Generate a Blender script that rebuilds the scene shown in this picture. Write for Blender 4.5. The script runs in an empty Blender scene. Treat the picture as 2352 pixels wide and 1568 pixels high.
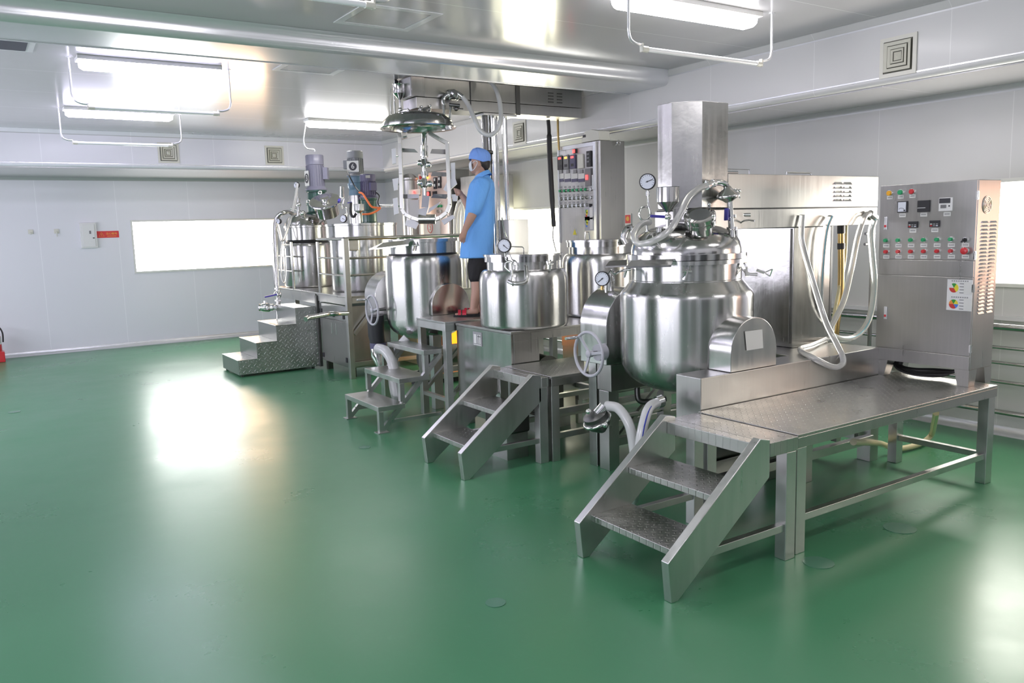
import bpy, bmesh, math, random
from mathutils import Vector, Matrix
random.seed(4)
C = bpy.context.scene.collection
SC = bpy.context.scene
PI = math.pi
V = Vector

# ------------------------------------------------------------------ camera
FPX, YAW, PIT, ROL, EYE = 1877.0, 0.58012, 0.13697, -0.02818, 1.8
_f = V((math.sin(YAW)*math.cos(PIT), math.cos(YAW)*math.cos(PIT), -math.sin(PIT)))
_r = V((math.cos(YAW), -math.sin(YAW), 0))
_u = _r.cross(_f)
_r2 = math.cos(ROL)*_r + math.sin(ROL)*_u
_u2 = -math.sin(ROL)*_r + math.cos(ROL)*_u
cam_d = bpy.data.cameras.new('camera')
cam_d.sensor_width = 36.0
cam_d.lens = 36.0*FPX/2352.0
cam_d.clip_start = 0.05
cam = bpy.data.objects.new('camera', cam_d)
C.objects.link(cam)
cam.matrix_world = Matrix(((_r2.x, _u2.x, -_f.x, 0), (_r2.y, _u2.y, -_f.y, 0), (_r2.z, _u2.z, -_f.z, EYE), (0, 0, 0, 1)))
SC.camera = cam
EYEV = V((0, 0, EYE))

# ------------------------------------------------------------------ world, exposure
w = bpy.data.worlds.new('world'); SC.world = w; w.use_nodes = True
w.node_tree.nodes['Background'].inputs[0].default_value = (0.9, 0.95, 1.0, 1)
w.node_tree.nodes['Background'].inputs[1].default_value = 0.6
SC.view_settings.view_transform = 'Standard'
SC.view_settings.look = 'None'
SC.view_settings.exposure = 0.75
SC.view_settings.gamma = 1.0
SC.view_settings.use_curve_mapping = False
SC.cycles.max_bounces = 10
SC.cycles.diffuse_bounces = 5
SC.cycles.glossy_bounces = 6
SC.cycles.caustics_reflective = True
SC.cycles.sample_clamp_indirect = 6.0
TUBE = 16.0       # fluorescent diffusers
WIN = 9.0         # window panes

# ------------------------------------------------------------------ pixel helpers (2352x1568 photo frame to points at a true depth)
def ray(x, y):
    return _r2*((x-1176)/FPX) + _u2*(-(y-784)/FPX) + _f
def atY(x, y, Y):
    d = ray(x, y); return EYEV + d*(Y/d.y)
def atX(x, y, X):
    d = ray(x, y); return EYEV + d*(X/d.x)
def atZ(x, y, Z):
    d = ray(x, y); return EYEV + d*((Z-EYE)/d.z)
def atD(x, y, D):
    return EYEV + ray(x, y)*D

# ------------------------------------------------------------------ materials
MATS = {}
def nodes(name):
    m = bpy.data.materials.new(name); m.use_nodes = True
    nt = m.node_tree; b = nt.nodes['Principled BSDF']
    MATS[name] = m
    return m, nt, b
def mat(name, col, rough=0.5, metal=0.0, coat=0.0, emit=0.0, spec=None, trans=0.0, ecol=None, alpha=1.0):
    m, nt, b = nodes(name)
    b.inputs['Base Color'].default_value = (*col, 1)
    b.inputs['Roughness'].default_value = rough
    b.inputs['Metallic'].default_value = metal
    b.inputs['Coat Weight'].default_value = coat
    b.inputs['Coat Roughness'].default_value = 0.1
    b.inputs['Transmission Weight'].default_value = trans
    b.inputs['Alpha'].default_value = alpha
    if spec is not None: b.inputs['Specular IOR Level'].default_value = spec
    if emit:
        b.inputs['Emission Color'].default_value = (*(ecol or col), 1)
        b.inputs['Emission Strength'].default_value = emit
    return m
def N(nt, t, **kw):
    n = nt.nodes.new(t)
    for k, v in kw.items(): setattr(n, k, v)
    return n
def steel(name, col, r0, r1, streak=(60, 60, 1.5), bump=0.0, aniso=0.0, tone=0.12, blotch=0.0):
    """metal with fine drawn streaks and, where tone is strong, imitated reflection bands: noise stretched along z changes roughness and tone a little"""
    m, nt, b = nodes(name)
    L = nt.links.new
    b.inputs['Metallic'].default_value = 1.0
    tc = N(nt, 'ShaderNodeTexCoord'); mp = N(nt, 'ShaderNodeMapping'); mp.inputs['Scale'].default_value = streak
    ns = N(nt, 'ShaderNodeTexNoise'); ns.inputs['Scale'].default_value = 1.0; ns.inputs['Detail'].default_value = 4
    L(tc.outputs['Object'], mp.inputs['Vector']); L(mp.outputs[0], ns.inputs['Vector'])
    n2 = N(nt, 'ShaderNodeTexNoise'); n2.inputs['Scale'].default_value = 5.0; n2.inputs['Detail'].default_value = 5
    L(tc.outputs['Object'], n2.inputs['Vector'])
    mr = N(nt, 'ShaderNodeMapRange'); mr.inputs[1].default_value = 0.3; mr.inputs[2].default_value = 0.7
    mr.inputs[3].default_value = r0; mr.inputs[4].default_value = r1
    ad = N(nt, 'ShaderNodeMix', data_type='FLOAT'); ad.inputs[0].default_value = 0.4
    L(ns.outputs[0], ad.inputs[2]); L(n2.outputs[0], ad.inputs[3])
    L(ad.outputs[0], mr.inputs[0]); L(mr.outputs[0], b.inputs['Roughness'])
    cr = N(nt, 'ShaderNodeMix', data_type='RGBA')
    cr.inputs[6].default_value = (*[c*(1-tone) for c in col], 1); cr.inputs[7].default_value = (*[min(1, c*(1+tone)) for c in col], 1)
    L(ad.outputs[0], cr.inputs[0]); L(cr.outputs[2], b.inputs['Base Color'])
    if bump:
        bp = N(nt, 'ShaderNodeBump'); bp.inputs['Strength'].default_value = bump; bp.inputs['Distance'].default_value = 0.01
        L(n2.outputs[0], bp.inputs['Height']); L(bp.outputs[0], b.inputs['Normal'])
    return m
steel('polished', (0.53, 0.525, 0.515), 0.08, 0.20, (26, 26, 0.35), bump=0.03, tone=.30)  # strong tone streaks imitate banded reflections of the room
_m = steel('drawn', (0.58, 0.575, 0.565), 0.20, 0.30, (26, 26, 0.35), bump=0.02, tone=.26)  # tone streaks here also stand in for reflected bands
_b = _m.node_tree.nodes['Principled BSDF']; _b.inputs['Anisotropic'].default_value = 0.85; _b.inputs['Anisotropic Rotation'].default_value = 0.25
_t = N(_m.node_tree, 'ShaderNodeTangent', direction_type='RADIAL', axis='Z'); _m.node_tree.links.new(_t.outputs[0], _b.inputs['Tangent'])
steel('chrome', (0.78, 0.78, 0.77), 0.06, 0.14, (20, 20, 20))
steel('brushed', (0.46, 0.455, 0.44), 0.26, 0.38, (70, 70, 2), bump=0.02)
steel('brushed_wavy', (0.44, 0.435, 0.42), 0.16, 0.30, (30, 30, 1.0), bump=0.25)
steel('cover', (0.60, 0.595, 0.585), 0.14, 0.26, (30, 30, 1.5), bump=0.10)
steel('frame_steel', (0.57, 0.57, 0.555), 0.26, 0.42, (9, 9, 9), tone=0.2)
steel('stair_steel', (0.64, 0.64, 0.625), 0.26, 0.40, (40, 40, 3))
steel('dark_steel', (0.16, 0.16, 0.155), 0.35, 0.5, (9, 9, 9))

def checker(name, col, pitch=.036, strength=.7, axes='XY'):
    """steel tread plate: rows of small raised lozenges alternating in direction"""
    m, nt, b = nodes(name); L = nt.links.new
    b.inputs['Metallic'].default_value = 1.0
    b.inputs['Base Color'].default_value = (*col, 1)
    b.inputs['Roughness'].default_value = 0.34
    tc = N(nt, 'ShaderNodeTexCoord'); sp = N(nt, 'ShaderNodeSeparateXYZ'); L(tc.outputs['Object'], sp.inputs[0])
    def mth(op, a, c=None, d=None):
        n = N(nt, 'ShaderNodeMath', operation=op)
        for i, q in enumerate((a, c, d)):
            if q is None: continue
            if isinstance(q, (int, float)): n.inputs[i].default_value = q
            else: L(q, n.inputs[i])
        return n.outputs[0]
    A, B = sp.outputs[axes[0]], sp.outputs[axes[1]]
    s = 1/pitch
    u = mth('MULTIPLY', mth('ADD', A, B), s*0.7071); v = mth('MULTIPLY', mth('SUBTRACT', A, B), s*0.7071)
    fu = mth('SUBTRACT', mth('FRACT', u), 0.5); fv = mth('SUBTRACT', mth('FRACT', v), 0.5)
    par = mth('GREATER_THAN', mth('FRACT', mth('MULTIPLY', mth('ADD', mth('FLOOR', u), mth('FLOOR', v)), 0.5)), 0.25)
    def ell(a, c):
        return mth('ADD', mth('POWER', mth('MULTIPLY', a, 2.6), 2.0), mth('POWER', mth('MULTIPLY', c, 7.5), 2.0))
    e1 = ell(fu, fv); e2 = ell(fv, fu)
    mx = N(nt, 'ShaderNodeMix', data_type='FLOAT'); L(par, mx.inputs[0]); L(e1, mx.inputs[2]); L(e2, mx.inputs[3])
    h = N(nt, 'ShaderNodeMapRange'); h.inputs[1].default_value = 0.4; h.inputs[2].default_value = 1.2; h.inputs[3].default_value = 1; h.inputs[4].default_value = 0
    L(mx.outputs[0], h.inputs[0])
    bp = N(nt, 'ShaderNodeBump'); bp.inputs['Strength'].default_value = strength; bp.inputs['Distance'].default_value = 0.004
    L(h.outputs[0], bp.inputs['Height']); L(bp.outputs[0], b.inputs['Normal'])
    n2 = N(nt, 'ShaderNodeTexNoise'); n2.inputs['Scale'].default_value = 7; n2.inputs['Detail'].default_value = 5; L(tc.outputs['Object'], n2.inputs['Vector'])
    r = N(nt, 'ShaderNodeMapRange'); r.inputs[1].default_value = .3; r.inputs[2].default_value = .7; r.inputs[3].default_value = .26; r.inputs[4].default_value = .42
    L(n2.outputs[0], r.inputs[0]); L(r.outputs[0], b.inputs['Roughness'])
    return m
checker('tread_plate', (0.50, 0.495, 0.475))
checker('tread_plate_side', (0.54, 0.54, 0.525), pitch=.05, strength=1.0, axes='XZ')

def floor_mat():
    m, nt, b = nodes('green_epoxy'); L = nt.links.new
    tc = N(nt, 'ShaderNodeTexCoord')
    n1 = N(nt, 'ShaderNodeTexNoise'); n1.inputs['Scale'].default_value = 0.9; n1.inputs['Detail'].default_value = 6; n1.inputs['Roughness'].default_value = .6
    n2 = N(nt, 'ShaderNodeTexNoise'); n2.inputs['Scale'].default_value = 14; n2.inputs['Detail'].default_value = 8; n2.inputs['Roughness'].default_value = .7; n2.inputs['Distortion'].default_value = 1.2
    L(tc.outputs['Object'], n1.inputs['Vector']); L(tc.outputs['Object'], n2.inputs['Vector'])
    mx = N(nt, 'ShaderNodeMix', data_type='RGBA')
    mx.inputs[6].default_value = (0.050, 0.200, 0.094, 1); mx.inputs[7].default_value = (0.062, 0.232, 0.116, 1)
    L(n1.outputs[0], mx.inputs[0])
    sc = N(nt, 'ShaderNodeMapRange'); sc.inputs[1].default_value = .56; sc.inputs[2].default_value = .85; sc.inputs[3].default_value = 0; sc.inputs[4].default_value = .12
    L(n2.outputs[0], sc.inputs[0])
    m2 = N(nt, 'ShaderNodeMix', data_type='RGBA'); m2.inputs[7].default_value = (0.20, 0.34, 0.26, 1)
    L(sc.outputs[0], m2.inputs[0]); L(mx.outputs[2], m2.inputs[6]); L(m2.outputs[2], b.inputs['Base Color'])
    r = N(nt, 'ShaderNodeMapRange'); r.inputs[1].default_value = .3; r.inputs[2].default_value = .75; r.inputs[3].default_value = .25; r.inputs[4].default_value = .37
    L(n1.outputs[0], r.inputs[0]); L(r.outputs[0], b.inputs['Roughness'])
    b.inputs['IOR'].default_value = 1.5
    bp = N(nt, 'ShaderNodeBump'); bp.inputs['Strength'].default_value = .05; bp.inputs['Distance'].default_value = .01
    L(n1.outputs[0], bp.inputs['Height']); L(bp.outputs[0], b.inputs['Normal'])
floor_mat()

def panel_mat(name, col, rough, coat, axis, pitch, off=0.0, line=1.18, axis2=None, coatr=0.15):
    """painted sandwich panels with thin vertical joints every pitch metres"""
    m, nt, b = nodes(name); L = nt.links.new
    b.inputs['Roughness'].default_value = rough
    b.inputs['Coat Weight'].default_value = coat; b.inputs['Coat Roughness'].default_value = coatr
    tc = N(nt, 'ShaderNodeTexCoord'); sp = N(nt, 'ShaderNodeSeparateXYZ'); L(tc.outputs['Object'], sp.inputs[0])
    def joint(ax):
        a = N(nt, 'ShaderNodeMath', operation='ADD'); a.inputs[1].default_value = off; L(sp.outputs[ax], a.inputs[0])
        a2 = N(nt, 'ShaderNodeMath', operation='DIVIDE'); a2.inputs[1].default_value = pitch; L(a.outputs[0], a2.inputs[0])
        fr = N(nt, 'ShaderNodeMath', operation='FRACT'); L(a2.outputs[0], fr.inputs[0])
        lt = N(nt, 'ShaderNodeMath', operation='LESS_THAN'); lt.inputs[1].default_value = 0.006/pitch; L(fr.outputs[0], lt.inputs[0])
        return lt.outputs[0]
    j = joint(axis)
    mx = N(nt, 'ShaderNodeMix', data_type='RGBA'); mx.inputs[6].default_value = (*col, 1); mx.inputs[7].default_value = (*[min(1, c*line) for c in col], 1)
    L(j, mx.inputs[0]); L(mx.outputs[2], b.inputs['Base Color'])
    n1 = N(nt, 'ShaderNodeTexNoise'); n1.inputs['Scale'].default_value = 1.3; n1.inputs['Detail'].default_value = 3; L(tc.outputs['Object'], n1.inputs['Vector'])
    bp = N(nt, 'ShaderNodeBump'); bp.inputs['Strength'].default_value = .05; bp.inputs['Distance'].default_value = .05
    L(n1.outputs[0], bp.inputs['Height']); L(bp.outputs[0], b.inputs['Normal']); L(bp.outputs[0], b.inputs['Coat Normal'])
panel_mat('wall_panel_x', (0.80, 0.80, 0.86), .45, .15, 'X', 1.15, .2)  # bluish lamp light put into the back panel colour
panel_mat('wall_panel_y', (0.64, 0.64, 0.635), .45, .15, 'Y', 1.15, .1)  # same panels, toned darker for the dimmer right side
panel_mat('ceiling_panel', (0.44, 0.435, 0.44), .21, .5, 'Y', 1.2, .9, line=1.5)
mat('trim_white', (0.66, 0.67, 0.68), .28, coat=.6)
mat('alu', (0.74, 0.75, 0.77), .26, metal=.55)
mat('trim_soft', (0.50, 0.51, 0.52), .42, metal=.3)
mat('win_frame', (0.75, 0.75, 0.72), .4)
mat('tube_glow', (1, 1, 1), emit=TUBE, ecol=(0.96, 0.93, 0.97))
mat('tube_glow_blue', (1, 1, 1), emit=TUBE*1.0, ecol=(0.80, 0.74, 1.0))
mat('tube_glow_warm', (1, 1, 1), emit=TUBE, ecol=(1.0, 0.97, 0.97))
mat('pane_white', (1, 1, 1), emit=WIN*1.1, ecol=(1.0, 1.0, 0.98))
mat('pane_warm', (1, 1, 1), emit=WIN*1.0, ecol=(1.0, 0.97, 0.72))
mat('pane_orange', (1, 1, 1), emit=WIN*.75, ecol=(1.0, 0.66, 0.42))
mat('pane_near', (1, 1, 1), emit=WIN*1.2, ecol=(1.0, 0.97, 0.89))
mat('pane_peach', (1, 1, 1), emit=1.5, ecol=(1.0, 0.52, 0.33))
mat('pane_fill', (1, 1, 1), emit=WIN*.8, ecol=(0.88, 0.85, 1.0))  # for the added windows of the left wall
mat('paddle_steel', (0.26, 0.26, 0.255), .35, metal=.8)
mat('prop_dark', (0.05, 0.055, 0.06), .5)
mat('uv_tube', (0.88, 0.90, 0.92), .15, coat=.5)
mat('white_plastic', (0.78, 0.78, 0.78), .35)
mat('offwhite', (0.70, 0.69, 0.62), .45)
mat('vent_paint', (0.60, 0.59, 0.50), .45)
mat('vent_dark', (0.14, 0.14, 0.11), .6)
mat('dark', (0.03, 0.03, 0.035), .5)
mat('slot_dark', (0.02, 0.02, 0.05), .4)
mat('black_rubber', (0.015, 0.015, 0.016), .45)
mat('grey_plastic', (0.20, 0.20, 0.21), .4)
mat('red_plastic', (0.62, 0.03, 0.04), .3, coat=.4)
mat('green_plastic', (0.02, 0.36, 0.14), .3, coat=.4)
mat('yellow_plastic', (0.85, 0.42, 0.02), .3, coat=.4)
mat('blue_handle', (0.06, 0.05, 0.36), .4)
mat('label_white', (0.74, 0.74, 0.72), .5)
mat('ink', (0.05, 0.05, 0.06), .6)
mat('ink_grey', (0.32, 0.32, 0.33), .6)
mat('sign_red', (0.72, 0.05, 0.05), .4)
mat('sign_yellow', (0.85, 0.45, 0.08), .5)
mat('dial_face', (0.74, 0.77, 0.86), .4)
mat('led_red', (0.9, 0.02, 0.02), emit=2.5, ecol=(1, .05, .05))
mat('led_orange', (0.9, 0.3, 0.02), emit=2.5, ecol=(1, .35, .05))
mat('motor_violet', (0.095, 0.088, 0.17), .42, coat=.2)
mat('motor_grey', (0.20, 0.20, 0.27), .42, coat=.2)
mat('motor_steel_grey', (0.22, 0.23, 0.25), .42, coat=.2)
mat('gear_green', (0.012, 0.075, 0.055), .35, coat=.4)
mat('gear_blue', (0.12, 0.21, 0.29), .4, coat=.3)
mat('cable_orange', (0.95, 0.22, 0.06), .45)
mat('hose_clear', (0.84, 0.84, 0.82), .15, trans=.6, coat=.5)
mat('hose_grey', (0.55, 0.56, 0.55), .3, coat=.3)
mat('hose_yellow', (0.62, 0.56, 0.34), .35, coat=.2)
mat('hose_stripe', (0.03, 0.05, 0.35), .4)
mat('stripe_teal', (0.15, 0.50, 0.62), .4)
mat('cast_grey', (0.46, 0.46, 0.50), .38, coat=.2)
mat('ptfe', (0.80, 0.80, 0.82), .4)
mat('sight_glass', (0.16, 0.17, 0.165), .1, coat=1)
mat('pipe_cream', (0.62, 0.62, 0.40), .4)
mat('orange_fabric', (1.0, 0.22, 0.01), .6)
mat('orange_emit', (1.0, 0.30, 0.02), .5, emit=1.6, ecol=(1.0, .26, .01))  # emission imitates a lit panel that is no lamp
mat('cardboard', (0.48, 0.44, 0.28), .6)
mat('blue_bin', (0.03, 0.07, 0.35), .4)
mat('skin', (0.46, 0.27, 0.20), .5)
mat('hair', (0.02, 0.016, 0.015), .5)
mat('smock_blue', (0.18, 0.42, 0.86), .7)
mat('cap_blue', (0.17, 0.32, 0.82), .7)
mat('mask_white', (0.72, 0.75, 0.80), .7)
mat('cloth_black', (0.012, 0.012, 0.014), .75)
mat('sandal_red', (0.60, 0.02, 0.05), .4)
mat('floor_plate', (0.085, 0.22, 0.14), .25)
mat('brass', (0.5, 0.36, 0.15), .3, metal=1)
mat('pie_green', (0.04, 0.32, 0.05), .5); mat('pie_yellow', (0.8, 0.7, 0.05), .5); mat('pie_red', (0.6, 0.05, 0.04), .5)
mat('pie_blue', (0.08, 0.22, 0.7), .5); mat('pie_orange', (0.85, 0.3, 0.05), .5)
mat('panel_pinklit', (0.75, 0.60, 0.54), .35, metal=.3)  # pinkish light on the door put into its colour
M = MATS

# ------------------------------------------------------------------ mesh builder
class MB:
    def __init__(s): s.v = []; s.f = []
    def add(s, vs, fs):
        o = len(s.v); s.v += [V(p) for p in vs]; s.f += [tuple(i+o for i in f) for f in fs]; return s
    def box(s, x0, x1, y0, y1, z0, z1):
        return s.add([(x0,y0,z0),(x1,y0,z0),(x1,y1,z0),(x0,y1,z0),(x0,y0,z1),(x1,y0,z1),(x1,y1,z1),(x0,y1,z1)],
              [(0,3,2,1),(4,5,6,7),(0,1,5,4),(1,2,6,5),(2,3,7,6),(3,0,4,7)])
    def bar(s, a, b, wd, ht=None, up=(0,0,1)):
        """rectangular bar from a to b"""
        a = V(a); b = V(b); ht = ht or wd; d = (b-a).normalized(); u = V(up)
        if abs(d.dot(u)) > .98: u = V((0,1,0))
        x = d.cross(u).normalized(); y = x.cross(d).normalized()
        c = [(-1,-1),(1,-1),(1,1),(-1,1)]
        return s.add([a+x*(wd/2*i)+y*(ht/2*j) for i,j in c]+[b+x*(wd/2*i)+y*(ht/2*j) for i,j in c],
              [(3,2,1,0),(4,5,6,7),(0,1,5,4),(1,2,6,5),(2,3,7,6),(3,0,4,7)])
    def cyl(s, a, b, r0, r1=None, n=24, caps=True):
        a = V(a); b = V(b); r1 = r0 if r1 is None else r1
        return s.rings([(a, r0), (b, r1)], n, caps)
    def rings(s, pr, n=24, caps=True, up=None):
        """circular sections [(centre, radius)] along a straight axis from first to last"""
        a = V(pr[0][0]); b = V(pr[-1][0]); d = (b-a).normalized()
        if d.length < .5: d = V((0,0,1))
        u = V((0,0,1)) if abs(d.z) < .9 else V((1,0,0))
        x = d.cross(u).normalized(); y = d.cross(x).normalized()
        vs = []; fs = []
        for c, r in pr:
            c = V(c)
            for k in range(n):
                t = 2*PI*k/n; vs.append(c+x*(r*math.cos(t))+y*(r*math.sin(t)))
        m = len(pr)
        for i in range(m-1):
            for k in range(n):
                q = (k+1) % n; fs.append((i*n+k, i*n+q, (i+1)*n+q, (i+1)*n+k))
        if caps: fs.append(tuple(range(n))[::-1]); fs.append(tuple(range((m-1)*n, m*n)))
        return s.add(vs, fs)
    def lathe(s, c, prof, n=48, axis=None):
        """prof [(r, h)] about a vertical (or given) axis through c"""
        d = V(axis).normalized() if axis is not None else V((0,0,1))
        u = V((0,0,1)) if abs(d.z) < .9 else V((1,0,0))
        x = u.cross(d).normalized(); y = d.cross(x).normalized(); c = V(c)
        vs = []; idx = []; 
        for r, h in prof:
            if r < 1e-5: idx.append([len(vs)]*n); vs.append(c+d*h)
            else:
                idx.append(list(range(len(vs), len(vs)+n)))
                for k in range(n):
                    t = 2*PI*k/n; vs.append(c+d*h+x*(r*math.cos(t))+y*(r*math.sin(t)))
        fs = []
        for i in range(len(prof)-1):
            for k in range(n):
                q = (k+1) % n; f = [idx[i][k], idx[i][q], idx[i+1][q], idx[i+1][k]]
                g = []
                for e in f:
                    if e not in g: g.append(e)
                if len(g) > 2: fs.append(tuple(g))
        return s.add(vs, fs)
    def prism(s, poly, axis, a, b):
        """extrude a 2D polygon; axis 'y': poly is (x,z), 'x': (y,z), 'z': (x,y)"""
        n = len(poly)
        def P(p, t):
            return (p[0], t, p[1]) if axis == 'y' else (t, p[0], p[1]) if axis == 'x' else (p[0], p[1], t)
        return s.add([P(p, a) for p in poly]+[P(p, b) for p in poly],
              [tuple(range(n)), tuple(range(n, 2*n))[::-1]]+[(i, i+n, (i+1) % n+n, (i+1) % n) for i in range(n)])
    def tube(s, pts, r, n=12, caps=True, smooth=True, radii=None, seg=8):
        pts = [V(p) for p in pts]
        if smooth and len(pts) > 2:
            q = []
            for i in range(len(pts)-1):
                p0 = pts[max(i-1, 0)]; p1 = pts[i]; p2 = pts[i+1]; p3 = pts[min(i+2, len(pts)-1)]
                for k in range(seg):
                    t = k/seg; q.append(0.5*((2*p1)+(p2-p0)*t+(2*p0-5*p1+4*p2-p3)*t*t+(3*p1-p0-3*p2+p3)*t*t*t))
            q.append(pts[-1]); pts = q
        m = len(pts); vs = []; fs = []; nx = None
        for i in range(m):
            d = (pts[min(i+1, m-1)]-pts[max(i-1, 0)]).normalized()
            if nx is None:
                u = V((0,0,1)) if abs(d.z) < .9 else V((1,0,0)); nx = d.cross(u).normalized()
            nx = (nx-d*nx.dot(d)).normalized(); ny = d.cross(nx)
            rr = r if radii is None else radii[min(int(i*len(radii)/m), len(radii)-1)]
            for k in range(n):
                t = 2*PI*k/n; vs.append(pts[i]+nx*(rr*math.cos(t))+ny*(rr*math.sin(t)))
        for i in range(m-1):
            for k in range(n):
                q = (k+1) % n; fs.append((i*n+k, i*n+q, (i+1)*n+q, (i+1)*n+k))
        if caps: fs.append(tuple(range(n))[::-1]); fs.append(tuple(range((m-1)*n, m*n)))
        return s.add(vs, fs)
    def torus(s, c, axis, R, r, n=36, k=10):
        d = V(axis).normalized(); u = V((0,0,1)) if abs(d.z) < .9 else V((1,0,0))
        x = u.cross(d).normalized(); y = d.cross(x).normalized(); c = V(c); vs = []; fs = []
        for i in range(n):
            t = 2*PI*i/n; e = x*math.cos(t)+y*math.sin(t)
            for j in range(k):
                q = 2*PI*j/k; vs.append(c+e*(R+r*math.cos(q))+d*(r*math.sin(q)))
        for i in range(n):
            for j in range(k):
                a = (i+1) % n; b = (j+1) % k; fs.append((i*k+j, a*k+j, a*k+b, i*k+b))
        return s.add(vs, fs)
    def ball(s, c, r, n=16, m=10, sc=(1,1,1)):
        vs = []; fs = []; c = V(c)
        for i in range(m+1):
            t = PI*i/m
            for k in range(n):
                p = 2*PI*k/n; vs.append(c+V((r*sc[0]*math.sin(t)*math.cos(p), r*sc[1]*math.sin(t)*math.sin(p), r*sc[2]*math.cos(t))))
        for i in range(m):
            for k in range(n):
                q = (k+1) % n; fs.append((i*n+k, i*n+q, (i+1)*n+q, (i+1)*n+k))
        return s.add(vs, fs)
    def quad(s, pts): return s.add(pts, [tuple(range(len(pts)))])
    def slab(s, pts, off):
        """polygon thickened by the offset vector"""
        n = len(pts); o = V(off); P = [V(p) for p in pts]
        return s.add(P+[p+o for p in P], [tuple(range(n))[::-1], tuple(range(n, 2*n))]+[(i, (i+1) % n, (i+1) % n+n, i+n) for i in range(n)])

ORG = {}
def emp(name, loc, label, cat, group=None):
    o = bpy.data.objects.new(name, None); C.objects.link(o); o.location = V(loc); o.empty_display_size = .1
    ORG[o] = V(loc); o['label'] = label; o['category'] = cat
    if group: o['group'] = group
    return o
def obj(name, mb, m, parent=None, bevel=0.0, label=None, smooth=True, cat=None, kind=None, group=None, angle=38):
    me = bpy.data.meshes.new(name)
    base = V((0,0,0))
    if parent is not None: base = ORG[parent]
    elif cat is not None:
        xs = [p.x for p in mb.v]; ys = [p.y for p in mb.v]; zs = [p.z for p in mb.v]
        base = V(((min(xs)+max(xs))/2, (min(ys)+max(ys))/2, min(zs)))
    me.from_pydata([p-base for p in mb.v], [], mb.f)
    bm = bmesh.new(); bm.from_mesh(me)
    bmesh.ops.remove_doubles(bm, verts=bm.verts, dist=1e-6)
    bmesh.ops.recalc_face_normals(bm, faces=bm.faces); bm.to_mesh(me); bm.free()
    if smooth:
        me.shade_smooth(); me.set_sharp_from_angle(angle=math.radians(angle))
    me.materials.append(M[m] if isinstance(m, str) else m)
    o = bpy.data.objects.new(name, me); C.objects.link(o)
    if parent is not None: o.parent = parent
    else: o.location = base
    ORG[o] = base
    if bevel:
        b = o.modifiers.new('bevel', 'BEVEL'); b.width = bevel; b.segments = 2; b.limit_method = 'ANGLE'; b.angle_limit = math.radians(50)
        b.harden_normals = True
    if label: o['label'] = label
    if cat: o['category'] = cat
    if kind: o['kind'] = kind
    if group: o['group'] = group
    return o
def struct(name, mb, m, parent=None, **kw):
    return obj(name, mb, m, parent, kind=None if parent else 'structure', **kw)
def text(name, s, c, right, up, h, m, parent, thick=.0006):
    """lettering as a mesh, centred at c, facing right x up"""
    cu = bpy.data.curves.new(name, 'FONT'); cu.body = s; cu.size = h*1.35; cu.extrude = thick; cu.align_x = 'CENTER'; cu.align_y = 'CENTER'
    t = bpy.data.objects.new(name+'_tmp', cu); C.objects.link(t)
    dg = bpy.context.evaluated_depsgraph_get(); me = bpy.data.meshes.new_from_object(t.evaluated_get(dg))
    bpy.data.objects.remove(t); bpy.data.curves.remove(cu)
    r = V(right).normalized(); u = V(up).normalized(); n = r.cross(u); c = V(c)
    mt = Matrix(((r.x,u.x,n.x,0),(r.y,u.y,n.y,0),(r.z,u.z,n.z,0),(0,0,0,1)))
    base = ORG[parent]
    for v in me.vertices: v.co = (mt @ v.co) + c - base
    me.materials.clear(); me.materials.append(M[m])
    o = bpy.data.objects.new(name, me); C.objects.link(o); o.parent = parent; ORG[o] = base
    return o

# ================================================================== ROOM
ZC, ZS, YB, XR, XSF, YSF = 3.33, 2.83, 15.1, 7.0, 6.05, 13.1
XL, YF = -2.6, -1.3
struct('floor', MB().box(XL, XR, YF, YB, -.1, 0), 'green_epoxy', smooth=False)
struct('ceiling', MB().box(XL-.1, XR+.1, YF-.1, YB+.1, ZC, ZC+.1), 'ceiling_panel', smooth=False)
def arc(cx, cz, r, a0, a1, n=8):
    return [(cx+r*math.cos(math.radians(a0+(a1-a0)*i/n)), cz+r*math.sin(math.radians(a0+(a1-a0)*i/n))) for i in range(n+1)]
WB = (2.33, 4.75, 1.26, 2.09)       # back window: x0 x1 z0 z1
wb = MB(); wb.box(XL, WB[0], YB, YB+.1, 0, ZC).box(WB[1], XR+.1, YB, YB+.1, 0, ZC).box(WB[0], WB[1], YB, YB+.1, 0, WB[2]).box(WB[0], WB[1], YB, YB+.1, WB[3], ZC)
struct('wall_back', wb, 'wall_panel_x', smooth=False)
WR = [(0.3, 4.15, 1.25, 2.06), (8.3, 10.75, 1.25, 2.07)]
wr = MB(); y = YF
for (a, b2, z0, z1) in WR:
    wr.box(XR, XR+.1, y, a, 0, ZC).box(XR, XR+.1, a, b2, 0, z0).box(XR, XR+.1, a, b2, z1, ZC); y = b2
wr.box(XR, XR+.1, y, YB, 0, ZC)
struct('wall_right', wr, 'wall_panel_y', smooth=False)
WL_FILL = [(-.5, 4.2, 1.25, 2.07), (7.2, 13.6, 1.25, 2.07)]
wl = MB(); y = YF
for (a, b2, z0, z1) in WL_FILL:
    wl.box(XL-.1, XL, y, a, 0, ZC).box(XL-.1, XL, a, b2, 0, z0).box(XL-.1, XL, a, b2, z1, ZC); y = b2
wl.box(XL-.1, XL, y, YB, 0, ZC)
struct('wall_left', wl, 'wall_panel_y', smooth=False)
struct('wall_front', MB().box(XL-.1, XR+.1, YF-.1, YF, 0, ZC), 'wall_panel_x', smooth=False)
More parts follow.
